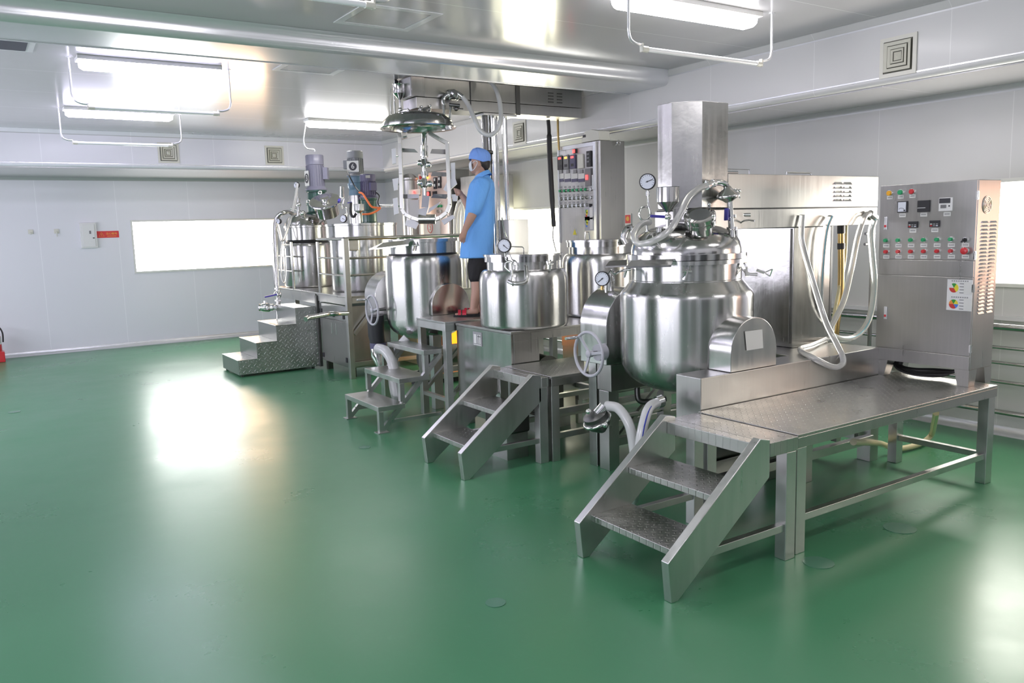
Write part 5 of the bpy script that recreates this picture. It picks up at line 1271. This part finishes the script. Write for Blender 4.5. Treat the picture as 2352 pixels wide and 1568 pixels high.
# manhole
mb_, mt_ = atD(750, 487, 11.8), atD(747, 463, 11.75)
ax = (-B_*.5-H_*.03+ZU*.85).normalized()
mh = obj('manhole', MB().rings([(mt_-ax*.20, .17), (mt_-ax*.03, .17), (mt_-ax*.03, .20), (mt_, .20)], 44), 'polished', t, angle=30)
l_ = obj('manhole_lid', MB().lathe(mt_, [(.225, -.004), (.235, .004), (.225, .016), (.19, .012), (.12, .018), (0, .03)], n=44, axis=ax), 'chrome', t)
obj('lid_boss', MB().lathe(mt_, [(.055, .02), (.055, .055), (.065, .058), (.065, .068), (0, .072)], n=30, axis=ax), 'chrome', l_)
obj('lid_ring', MB().torus(atD(735, 442, 11.85), _f, .022, .009), 'chrome', l_)
obj('lid_lug', MB().torus(atD(708, 462, 11.8), _f, .02, .008).torus(atD(784, 468, 11.8), _f, .02, .008), 'chrome', l_)
obj('breather', MB().cyl(atD(785, 455, 11.7), atD(785, 429, 11.7), .034).cyl(atD(785, 454, 11.7), atD(785, 450, 11.7), .042).cyl(atD(787, 480, 11.7), atD(787, 455, 11.7), .016), 'chrome', t)
obj('side_pipework', MB().tube([atD(795, 500, 11.6), atD(796, 480, 11.6), atD(788, 470, 11.65), atD(790, 458, 11.7)], .012).tube([atD(768, 455, 11.9), atD(762, 475, 11.9), atD(768, 500, 11.8)], .01).ball(atD(793, 495, 11.6), .03), 'chrome', t)
obj('valve_cluster', MB().ball(atD(686, 470, 11.9), .035).cyl(atD(684, 500, 11.9), atD(686, 455, 11.9), .022).ball(atD(695, 490, 11.85), .045).cyl(atD(668, 478, 11.9), atD(690, 485, 11.9), .014), 'chrome', t)
gauge(t, atD(680, 425, 11.9), .048, V((-.9, -.5, 0)), needle=30)
obj('gauge_stem', MB().cyl(atD(682, 434, 11.9), atD(685, 458, 11.9), .010), 'chrome', t)
gauge(t, atD(788, 502, 11.4), .055, V((-.8, -.5, .1)), needle=-120)
obj('valve_handle', MB().bar(atD(780, 458, 11.65), atD(778, 464, 11.6), .03, .03), 'blue_handle', t)
for yy in (589, 621): obj('band_clip', MB().tube([atD(673, yy, 11.75), atD(690, yy+1, 11.7), atD(697, yy, 11.75)], .006, 6), 'dark_steel', t)
hose([atD(683, 421, 11.85), atD(681, 440, 11.85), atD(676, 470, 11.8), atD(665, 510, 11.75), atD(655, 540, 11.7), atD(648, 552, 11.7), atD(643, 535, 11.75), atD(636, 505, 11.8)], .020, 'clear hose running from the far left gauge down over the handrail', grp=HG)
hose([atD(650, 552, 11.7), atD(646, 590, 11.7), atD(646, 630, 11.7), atD(652, 648, 11.7), atD(656, 620, 11.7), atD(654, 570, 11.7)], .016, 'slim clear hose looped against the railing left of the far vessel', grp=HG)

T6 = (4.44, 10.4)
t = emp('mixing_vessel', (*T6, P3Z), 'wide far vessel with two motors on its flat top, on the railed deck', 'tank', g)
obj('body', MB().lathe((*T6, 0), [(0, P3Z+.001), (.41, P3Z+.001), (.43, P3Z+.03), (.43, 1.72), (.425, 1.735)], n=64), 'drawn', t, angle=60)
obj('top_band', MB().lathe((*T6, 0), [(.425, 1.735), (.47, 1.745), (.47, 1.895), (.48, 1.90), (.48, 1.925), (0, 1.93)], n=64), 'drawn', t, angle=30)
obj('inspection_box', MB().box(4.02, 4.16, 9.85, 9.99, 1.58, 1.74), 'cover', t, bevel=.01)
mc = atD(819, 430, 11.15)
obj('motor_stand', MB().cyl((mc.x, mc.y, 1.93), (mc.x, mc.y, zD(818, 449, 11.15)), .12, n=32), 'cover', t)
mo = motor(t, (mc.x, mc.y), .108, zD(818, 405, 11.15), zD(818, 348, 11.15), 'motor_steel_grey', 'gear_blue', zD(818, 449, 11.15), (-_r.x, -_r.y, 0), gearprof=((.95, 0), (1.0, .02), (.95, .3), (1.08, .4), (1.12, .62), (.95, .66), (.92, .95), (1.12, .97), (1.12, 1.0)))
e0 = -_f.copy(); e0.z = 0; e0 = (e0+_r*(-.12)).normalized(); s0 = V((-e0.y, e0.x, 0))
cs = V((mc.x, mc.y, zD(815, 384, 11.15)))+e0*.118
sticker(t, cs, e0, s0, '6', .082, .074, .055)
mc = atD(846, 440, 10.85)
motor(t, (mc.x, mc.y), .102, zD(844, 455, 10.85), zD(844, 401, 10.85), 'motor_violet', 'gear_green', 1.93, (_r.x*.5-_f.x*.6, _r.y*.5-_f.y*.6, 0), gearprof=((1.05, 0), (1.05, .03), (.95, .05), (.95, .5), (1.0, .52), (.98, .9), (1.1, .93), (1.1, 1.0)))
obj('name_plate', MB().slab([V((mc.x, mc.y, 0))-V((_f.x, _f.y, 0)).normalized()*.105+V((_r.x*dx, _r.y*dx, zD(849, yy, 10.85))) for dx, yy in ((-.01, 404), (.05, 404), (.05, 410), (-.01, 410))], (0, 0, .001)), 'label_white', t)
obj('oil_cup', MB().lathe(atD(825, 490, 10.4), [(.012, -.04), (.012, 0), (.065, .035), (.065, .115), (.068, .118), (.06, .118)], n=28), 'chrome', t)
obj('oil_cup_stem', MB().cyl(V((atD(825, 490, 10.4).x, atD(825, 490, 10.4).y, 1.925)), atD(825, 490, 10.4), .014), 'chrome', t)
obj('foam_pipe', MB().tube([atD(806, 465, 10.6), atD(806, 490, 10.6), atD(812, 498, 10.6), atD(818, 490, 10.6)], .018, 10), 'black_rubber', t)
obj('valve_handle', MB().bar(atD(798, 466, 10.6), atD(808, 464, 10.6), .012, .012), 'blue_handle', t)
obj('outlet_pipe', MB().cyl(atD(872, 473, 10.9), atD(903, 472, 10.9), .018), 'chrome', t)
obj('outlet_pipe', MB().cyl(atD(818, 545, 10.5), atD(818, 590, 10.5), .03), 'cover', t)
t = emp('orange_cable', atD(850, 480, 10.7), 'orange cable curling between the two far motors', 'cable')
obj('cable', MB().tube([atD(825, 442, 10.75), atD(833, 445, 10.7), atD(843, 460, 10.65), atD(853, 474, 10.65), atD(866, 477, 10.65), (atD(873, 478, 10.65)), atD(862, 486, 10.65), atD(848, 491, 10.65), atD(832, 492, 10.65)], .013, 8), 'cable_orange', t)
t = emp('black_cable', atD(800, 410, 11.0), 'thin black cable between the numbered motor and the violet motor', 'cable')
obj('cable', MB().tube([atD(797, 392, 11.0), atD(803, 405, 10.9), atD(815, 428, 10.85), atD(826, 440, 10.75)], .009, 8).tube([atD(864, 442, 10.8), atD(871, 450, 10.8), atD(868, 465, 10.8), atD(872, 474, 10.8)], .008, 8), 'black_rubber', t)
# riser pipe with blue lever valve, left
t = emp('riser_pipe', (3.6, 11.5, .6), 'bent steel riser pipe with blue lever valve, leftmost on the far deck', 'pipe')
D7 = 11.55
obj('pipe', MB().tube([atD(672, 492, D7+.2), atD(662, 487, D7+.1), atD(650, 489, D7), atD(640, 495, D7), atD(634, 506, D7), atD(632, 530, D7), atD(634, 590, D7), atD(636, 640, D7), atD(638, 670, D7), atD(639, 694, D7), atD(639, 760, D7)], .031, 14), 'polished', t)
obj('flange', MB().cyl(atD(637, 662, D7), atD(637, 665, D7), .05).cyl(atD(638, 689, D7), atD(638, 692, D7), .052).ball(atD(638, 676, D7), .055), 'chrome', t)
obj('lever', MB().bar(atD(636, 676, D7-.05), atD(608, 682, D7-.1), .03, .02), 'blue_handle', t, bevel=.004)
obj('side_valve', MB().rings([(atD(596, 706, D7), .05), (atD(600, 706, D7), .045), (atD(603, 706, D7), .06), (atD(618, 706, D7), .062), (atD(622, 706, D7), .045), (atD(628, 706, D7), .05)], 24).cyl(atD(609, 700, D7), atD(608, 691, D7), .02).cyl(atD(628, 706, D7), atD(639, 706, D7), .03), 'chrome', t)
gauge(t, atD(639, 508, D7-.15), .04, V((-.9, -.4, 0)), needle=10)

# ================================================================== far background machinery
t = emp('control_cabinet', (6.35, 11.7, 0), 'pale control cabinet far behind the agitator, pink light painted on its door', 'control cabinet', 'stainless control cabinets')
obj('body', MB().box(6.235, 6.6, 11.15, 12.15, .1, 2.73), 'brushed', t, bevel=.006)
obj('door', MB().box(6.22, 6.2345, 11.16, 12.14, .5, 2.72), 'panel_pinklit', t, bevel=.004)
obj('plinth', MB().box(6.26, 6.58, 11.2, 12.1, 0, .1), 'frame_steel', t)
def fz(x, y): return atX(x, y, 6.22)
for x, y in ((1001, 414), (1011, 412), (1001, 427), (1011, 425)):
    c = fz(x, y); p = obj('meter', MB().box(6.20, 6.2199, c.y-.045, c.y+.045, c.z-.045, c.z+.045), 'dark', t)
    obj('meter_face', MB().box(6.197, 6.1999, c.y-.02, c.y+.025, c.z-.01, c.z+.03), 'label_white', p)
for x, y, mt in ((982, 406, 'led_orange'), (968, 408, 'red_plastic'), (986, 445, 'led_red')):
    c = fz(x, y); obj('indicator_lamp', MB().cyl((6.22, c.y, c.z), (6.19, c.y, c.z), .03, n=16), mt, t)
for x in (1008, 1015):
    for y in (473, 485): c = fz(x, y); obj('push_button', MB().cyl((6.22, c.y, c.z), (6.19, c.y, c.z), .022, n=12), 'green_plastic' if y < 480 else 'frame_steel', t)
for x in (985, 1000): c = fz(x, 445); obj('readout', MB().box(6.20, 6.2199, c.y-.06, c.y+.06, c.z-.04, c.z+.04), 'dark', t)
c = fz(992, 522)
pl = obj('number_sheet', MB().box(6.20, 6.2199, c.y-.30, c.y+.25, c.z-.16, c.z+.16), 'label_white', t)
obj('red_ring', MB().torus((6.199, c.y+.02, c.z), (1, 0, 0), .085, .006, 32, 6), 'sign_red', pl)
text('digit', '5', (6.199, c.y+.02, c.z), (0, -1, 0), (0, 0, 1), .10, 'sign_red', pl)
t = emp('exhaust_cylinder', (5.97, 11.9, 0), 'tall grey steel cylinder far behind the agitator frame', 'cylinder')
cc = atY(942, 470, 11.9)
obj('cylinder', MB().lathe((cc.x, cc.y, 0), [(0, .9), (.13, .9), (.13, 2.60), (.14, 2.61), (.14, 2.64), (.07, 2.70), (0, 2.72)], n=36), 'brushed', t)
obj('stand', MB().box(cc.x-.1, cc.x+.1, cc.y-.1, cc.y+.1, 0, .9), 'frame_steel', t)
t = emp('small_control_box', (5.9, 11.2, 0), 'small pale control box on a post behind the agitator', 'control box')
c = atD(955, 440, 12.7)
obj('box', MB().slab([atD(938, 450, 12.7), atD(966, 447, 12.7), atD(966, 433, 12.7), atD(938, 436, 12.7)], _f*.1), 'offwhite', t, bevel=.006)
obj('lamp', MB().cyl(atD(951, 441, 12.7), atD(951, 441, 12.65), .015), 'led_red', t)
c0 = atD(945, 520, 12.7)
obj('key_panel', MB().slab([atD(940, 500, 12.7), atD(962, 498, 12.7), atD(962, 458, 12.7), atD(940, 460, 12.7)], _f*.08), 'cast_grey', t)
obj('post', MB().cyl((c0.x, c0.y, 0), V((c0.x, c0.y, atD(945, 500, 12.7).z)), .03), 'polished', t)
t = emp('steel_partition', (6.6, 10.6, 0), 'grey steel cabinet standing behind the worker\'s raised hand', 'cabinet')
obj('body', MB().box(6.35, 6.85, 10.3, 11.0, 0, 2.6), 'brushed', t, bevel=.006)
for k, (px, lb) in enumerate(((1058, 'first'), (1066, 'second'))):
    e0_, e1_ = atD(px-12, 540, 11.5), atD(px+4, 540, 11.4)
    hose([V((e0_.x, e0_.y, .03)), e0_, atD(px-8, 480, 11.5), atD(px, 462, 11.45), atD(px+6, 470, 11.4), e1_, V((e1_.x, e1_.y, .03))], .03, 'pale %s hose standing behind the worker near the far cabinet' % lb, 'hose_clear', grp='pale hoses behind the worker')
# low machinery seen through the frames
def crate(x0, x1, y0, y1, z0, z1, mt, label, cat='box', lid=None, name='storage_box'):
    t = emp(name, ((x0+x1)/2, (y0+y1)/2, z0), label, cat)
    obj('box', MB().box(x0, x1, y0, y1, z0, z1), mt, t, bevel=.008)
    obj('lid', MB().box(x0-.01, x1+.01, y0-.01, y1+.01, z1+.001, z1+.02), lid or mt, t, bevel=.004)
    obj('front_edge', MB().box(x0-.012, x0-.001, y0, y1, z1-.04, z1), 'dark', t)
    return t
crate(4.95, 5.35, 9.9, 10.5, 0, .42, 'cardboard', 'brown carton under the far deck near the corner post', name='carton')
crate(4.55, 4.85, 10.6, 10.9, 0, .62, 'blue_bin', 'blue bin under the far deck', name='blue_bin')
t = emp('orange_panel', (5.2, 8.9, 0), 'orange panel with imitated glow on a dark stand, low behind the walkway', 'panel')
pc = atY(1014, 783, 9.0)
obj('panel', MB().box(pc.x-.14, pc.x+.24, 9.0, 9.03, .22, .62), 'orange_emit', t)  # glow set by emission to imitate light on the panel
obj('cross_bars', MB().box(pc.x+.0, pc.x+.03, 8.985, 8.999, .2, .64).box(pc.x-.14, pc.x+.24, 8.985, 8.999, .33, .35), 'dark', t)
obj('stand', MB().box(pc.x-.16, pc.x-.141, 8.98, 9.04, 0, .64).box(pc.x+.241, pc.x+.26, 8.98, 9.04, 0, .64), 'dark_steel', t)
t = emp('u_pipe', atD(832, 760, 11.45), 'brassy u-shaped pipe hanging under the far vessel behind the wheel', 'pipe')
obj('pipe', MB().tube([atD(830, 720, 11.45), atD(831, 760, 11.45), atD(831, 790, 11.45), atD(836, 803, 11.45), atD(846, 807, 11.45), atD(862, 806, 11.35)], .028, 12), 'polished', t)
obj('flange', MB().cyl(atD(829, 715, 11.45), atD(829, 725, 11.45), .05), 'dark_steel', t)
t = emp('pump_unit', (4.6, 9.0, 0), 'dark pump unit with pipes below the open vessel beside the walkway', 'pump')
obj('motor', MB().cyl((4.35, 8.6, .30), (4.85, 8.6, .30), .14, n=28), 'dark_steel', t)
obj('frame', MB().box(4.2, 5.0, 8.45, 8.75, .06, .12), 'frame_steel', t)
obj('foot', MB().box(4.25, 4.95, 8.5, 8.7, 0, .059), 'dark', t)
obj('pipework', MB().tube([(4.35, 8.6, .44), (4.35, 8.6, .62), (4.2, 8.5, .66)], .03), 'polished', t)
for i, (x, y, lb) in enumerate(((4.08, 3.73, 'dark motor block under the base of the nearest mixer'), (4.66, 3.73, 'second dark motor block under the near mixer base, further right'))):
    t = emp('drive_motor', (x, y, 0), lb, 'motor')
    obj('casing', MB().box(x-.21, x+.21, y-.065, y+.09, .24, .54), 'dark_steel', t, bevel=.02)
    obj('stand', MB().box(x-.18, x+.18, y-.065, y+.09, .0, .235), 'frame_steel', t, bevel=.004)
for i, (y0, lb) in enumerate(((4.72, 'black looped drain pipe behind the near vessel'),)):
    t = emp('drain_pipe', (4.4, y0, .3), lb, 'pipe')
    obj('pipe', MB().tube([atD(1464, 870, 6.2), atD(1464, 905, 6.2), atD(1470, 920, 6.2), atD(1490, 922, 6.2), atD(1530, 915, 6.2)], .022, 10), 'dark_steel', t)
    obj('pipe', MB().tube([atD(1418, 880, 6.4), atD(1460, 874, 6.4), atD(1560, 862, 6.4)], .025, 10), 'dark_steel', t)
t = emp('lower_frame', (4.9, 6.2, 0), 'dirty lower steel frame on the floor between the middle and near mixers', 'support frame')
for y in (5.85, 6.35): obj('rail', MB().box(4.55, 5.45, y, y+.05, .22, .27), 'frame_steel', t)
for x in (4.9, 5.3): obj('cross_rail', MB().box(x, x+.05, 5.901, 6.349, .22, .27), 'frame_steel', t)
for x in (4.55, 5.4):
    for y in (5.86, 6.36): obj('foot', MB().box(x, x+.05, y, y+.04, 0, .219), 'frame_steel', t)
t = emp('lower_frame', (4.6, 5.0, 0), 'steel pipe frame behind the post of the near handwheel', 'support frame')
for z in (.30, .52): obj('rail', MB().cyl((4.0, 4.84, z), (5.3, 4.84, z), .022), 'frame_steel', t)
for x in (4.0, 4.65, 5.3): obj('post', MB().box(x-.04, x+.04, 4.80, 4.88, 0, .75), 'frame_steel', t)
obj('brace', MB().bar((4.05, 4.84, .05), (4.6, 4.84, .5), .03), 'frame_steel', t)

# floor drains / scuffs that read as flush plates
for i, (px, py, r_, lb) in enumerate(((33, 946, .06, 'small pale round floor plate at far left'), (838, 1027, .05, 'small dark round floor mark in front of the step stool'), (2067, 1213, .09, 'pale round floor plate in the bright patch at right'), (1880, 1292, .08, 'dark round floor plate below the long platform post'), (1138, 1384, .05, 'small dark floor mark at lower middle'))):
    c = atZ(px, py, 0); o_ = obj('floor_plate', MB().cyl((c.x, c.y, .0005), (c.x, c.y, .003), r_, n=30), 'floor_plate', cat='floor plate', label=lb, group='small round plates in the floor')

# ================================================================== PERSON
def remeshed(name, mb, m, parent, voxel, it=4, label=None):
    """several overlapping limbs fused into one continuous skin"""
    o = obj(name, mb, m, parent, smooth=False)
    r_ = o.modifiers.new('r', 'REMESH'); r_.mode = 'VOXEL'; r_.voxel_size = voxel
    s_ = o.modifiers.new('s', 'SMOOTH'); s_.iterations = it; s_.factor = .5
    dg = bpy.context.evaluated_depsgraph_get(); me = bpy.data.meshes.new_from_object(o.evaluated_get(dg))
    o.modifiers.clear(); o.data = me; me.shade_smooth()
    if label: o['label'] = label
    return o
def cap(mb, a, b, ra, rb):
    a = V(a); b = V(b); mb.cyl(a, b, ra, rb, n=16); mb.ball(a, ra, 14, 8); mb.ball(b, rb, 14, 8); return mb
def chain(mb, pts):
    for (a, ra), (b, rb) in zip(pts, pts[1:]): cap(mb, a, b, ra, rb)
    return mb
def cloth(name, col):
    m, nt, b = nodes(name); b.inputs['Base Color'].default_value = (*col, 1); b.inputs['Roughness'].default_value = .8
    tc = N(nt, 'ShaderNodeTexCoord'); ns = N(nt, 'ShaderNodeTexNoise'); ns.inputs['Scale'].default_value = 7; ns.inputs['Detail'].default_value = 3; ns.inputs['Distortion'].default_value = .8
    mp = N(nt, 'ShaderNodeMapping'); mp.inputs['Scale'].default_value = (1.4, 1.4, .6)
    nt.links.new(tc.outputs['Object'], mp.inputs[0]); nt.links.new(mp.outputs[0], ns.inputs['Vector'])
    bp = N(nt, 'ShaderNodeBump'); bp.inputs['Strength'].default_value = .7; bp.inputs['Distance'].default_value = .03
    nt.links.new(ns.outputs[0], bp.inputs['Height']); nt.links.new(bp.outputs[0], b.inputs['Normal'])
cloth('smock_blue', (0.16, 0.42, 0.88)); cloth('cap_blue', (0.20, 0.37, 0.84)); cloth('cloth_black', (0.014, 0.013, 0.015))
DP = 8.12
H = V((_r.x, _r.y, 0)).normalized()       # to the right in the photo
B = V((_f.x, _f.y, 0)).normalized()       # away from the viewer
feet = atZ(1078, 724, .963)
DP = (feet-EYEV).dot(_f)
def pp(x, y, d=0): return atD(x, y, DP)+B*d
t = emp('person', feet, 'person in blue smock, cap and face mask on the walkway, touching a white blade', 'person')
m = MB()
# head, jaw, neck
hc = pp(1102, 375)
m.ball(hc, 1, 24, 16, sc=(.088, .088, .112)); m.ball(pp(1092, 388), 1, 16, 10, sc=(.055, .055, .05)); m.ball(pp(1087, 380), .035, 14, 8)
m.ball(pp(1081, 380), .014, 10, 6); m.ball(pp(1084, 374, -.01), .02, 10, 6)
m.ball(pp(1101, 379, -.085), 1, 12, 8, sc=(.016, .016, .028)); m.ball(pp(1101, 379, .085), 1, 12, 8, sc=(.016, .016, .028))
cap(m, pp(1103, 392), pp(1109, 416), .056, .062)
# torso and pelvis
chain(m, [(pp(1108, 434), .10), (pp(1106, 470), .125), (pp(1103, 520), .115), (pp(1101, 565), .095)])
for sd in (-1, 1): cap(m, pp(1108, 428, sd*.06), pp(1108, 432, sd*.13), .06, .05)
# legs
for sd, dx in ((-1, 0), (1, 12)):
    o_ = .085*sd
    chain(m, [(pp(1099+dx*.5, 575, o_*.8), .07), (pp(1098+dx*.8, 610, o_), .075), (pp(1096+dx*.7, 643, o_), .060), (pp(1097+dx*.7, 664, o_), .058), (pp(1092+dx*.7, 685, o_), .045), (pp(1089+dx, 706, o_), .036)])
    chain(m, [(pp(1094+dx, 712, o_), .034), (pp(1078+dx, 715, o_), .030), (pp(1064+dx, 717.5, o_), .026)])
    for k, (tx, r_) in enumerate(((1049, .0125), (1051, .010), (1053, .0095), (1056, .009), (1059, .0085))):
        q = -.026+.013*k
        cap(m, pp(1066+dx, 718, o_+q), pp(tx+dx, 719, o_+q), .012, r_)
# near (left) arm hanging, fingers relaxed
chain(m, [(pp(1109, 430, -.16), .055), (pp(1098, 462, -.215), .050), (pp(1093, 482, -.225), .045), (pp(1082, 505, -.225), .042), (pp(1071, 527, -.22), .029)])
chain(m, [(pp(1071, 527, -.22), .028), (pp(1068, 536, -.22), .030), (pp(1066, 543, -.22), .030)])
for k, (fx, fy) in enumerate(((1060, 553), (1063, 556), (1067, 557), (1070, 555))):
    q = -.245+.016*k; bx = 1061.5+2.9*k
    chain(m, [(pp(bx+1, 543, q), .0095), (pp(bx, 549, q), .0085), (pp(fx, fy, q+.008), .0075)])
chain(m, [(pp(1063, 535, -.235), .010), (pp(1059, 542, -.24), .009), (pp(1059, 548, -.24), .008)])
# far (right) arm bent up to the scraper blade
chain(m, [(pp(1104, 430, .16), .055), (pp(1086, 462, .20), .048), (pp(1076, 478, .20), .044), (pp(1066, 458, .20), .036), (pp(1058, 447, .19), .027)])
cap(m, pp(1058, 447, .19), pp(1053, 440, .19), .026, .028)
for k, (fx, fy) in enumerate(((1040, 431), (1041, 435), (1042, 439), (1044, 442))):
    chain(m, [(pp(1051, 434+2.6*k, .175+.006*k), .0095), (pp(1046, 432+2.6*k, .17+.006*k), .0085), (pp(fx, fy, .18), .0075)])
chain(m, [(pp(1055, 443, .165), .010), (pp(1050, 447, .165), .009), (pp(1045, 446, .175), .008)])
body = remeshed('body', m, 'skin', t, .0065, 5)
# smock
m = MB(); nseg = 28
rows = [(402, 1108.5, 15, .07), (408, 1108.5, 18, .10), (415, 1108, 24, .165), (422, 1107, 28, .20), (435, 1106, 31, .185), (455, 1104, 32.5, .17), (480, 1103, 34, .165), (505, 1101, 35, .165), (530, 1099, 36, .17), (560, 1096, 37.5, .175), (592, 1094, 38.5, .18)]
pxm = DP/FPX; vs = []
for (y, cx, hw, dd) in rows:
    c0 = pp(cx, y)
    for k in range(nseg):
        a = 2*PI*k/nseg; ca, sa = math.cos(a), math.sin(a)
        vs.append(c0+H*(hw*pxm*math.copysign(abs(ca)**.85, ca))+B*(dd*math.copysign(abs(sa)**.85, sa)))
fs = []
for i in range(len(rows)-1):
    for k in range(nseg):
        q = (k+1) % nseg; fs.append((i*nseg+k, i*nseg+q, (i+1)*nseg+q, (i+1)*nseg+k))
fs.append(tuple(range(nseg))); fs.append(tuple(range((len(rows)-1)*nseg, len(rows)*nseg))[::-1])
m.add(vs, fs)
chain(m, [(pp(1109, 426, -.155), .078), (pp(1101, 455, -.20), .074), (pp(1095, 474, -.215), .069)])
cap(m, pp(1094, 473, -.215), pp(1091.5, 482, -.218), .073, .070)
chain(m, [(pp(1104, 426, .155), .075), (pp(1088, 458, .19), .066), (pp(1080, 468, .20), .060)])
sm = remeshed('smock', m, 'smock_blue', t, .010, 3)
obj('collar', MB().rings([(pp(1110, 409), .094), (pp(1107, 399), .080), (pp(1106.5, 398.5), .072), (pp(1108, 405), .070)], 28, caps=False), 'smock_blue', sm)
m = MB()
for sd, dx in ((-1, 0), (1, 10)):
    chain(m, [(pp(1097+dx*.4, 585, .06*sd), .088), (pp(1097+dx*.8, 612, .08*sd), .100), (pp(1096+dx*.8, 632, .085*sd), .088)])
remeshed('shorts', m, 'cloth_black', t, .012, 3)
# cap, hair, mask
ca_ = (_u*.94+_r*.30).normalized()
cc = pp(1100.5, 368)
obj('cap', MB().lathe(cc, [(.098, -.022), (.106, -.006), (.109, .02), (.105, .055), (.094, .085), (.064, .108), (.02, .116), (0, .116)], n=36, axis=ca_).lathe(cc, [(.100, -.020), (.104, -.012), (.100, -.004)], n=36, axis=ca_), 'cap_blue', t)
m = MB(); m.ball(pp(1106, 375), 1, 20, 12, sc=(.090, .090, .085)); m.ball(pp(1110, 381), 1, 16, 10, sc=(.07, .07, .062))
hair = remeshed('hair', m, 'hair', t, .008, 3)
mk = obj('face_mask', MB().lathe(pp(1086, 382.5), [(.062, -.012), (.058, .008), (.045, .024), (.02, .034), (0, .036)], n=24, axis=(-H+B*.35-V((0, 0, .1)))), 'mask_white', t)
obj('ear_loop', MB().tube([pp(1087, 392, -.062), pp(1093, 385, -.083), pp(1097, 375, -.088), pp(1094, 371, -.086)], .0028, 6).tube([pp(1085, 376, -.055), pp(1092, 371, -.08), pp(1097, 372, -.088)], .0028, 6), 'mask_white', mk)
for sd, dx in ((-1, 0), (1, 12)):
    o_ = .085*sd; f0, f1 = pp(1106+dx, 721, o_), pp(1044+dx, 722.5, o_)
    zz = .9635
    m = MB(); n = 14; top = []
    for k in range(n*2):
        a = 2*PI*k/(n*2); u_ = math.cos(a); w_ = math.sin(a)
        p = (f0+f1)/2+(f0-f1)*.52*u_+B*(w_*(.046 if u_ < 0 else .036)); top.append(V((p.x, p.y, zz)))
    sa = obj('sandal', m.slab(top, (0, 0, .022)), 'cloth_black', t)
    for xx, wd, mt in ((1068, .040, 'sandal_red'), (1057, .026, 'sandal_red'), (1063, .014, 'black_rubber')):
        c0 = pp(xx+dx, 718, o_); c0.z = zz+.018
        m = MB(); pts = []
        for k in range(9):
            a = PI*k/8; pts.append(c0+B*(.046*math.cos(a))+V((0, 0, .046*math.sin(a))))
        for p, q in zip(pts, pts[1:]): m.bar(p, q, wd, .005, up=(p+q)/2-c0)
        obj('strap', m, mt, sa)
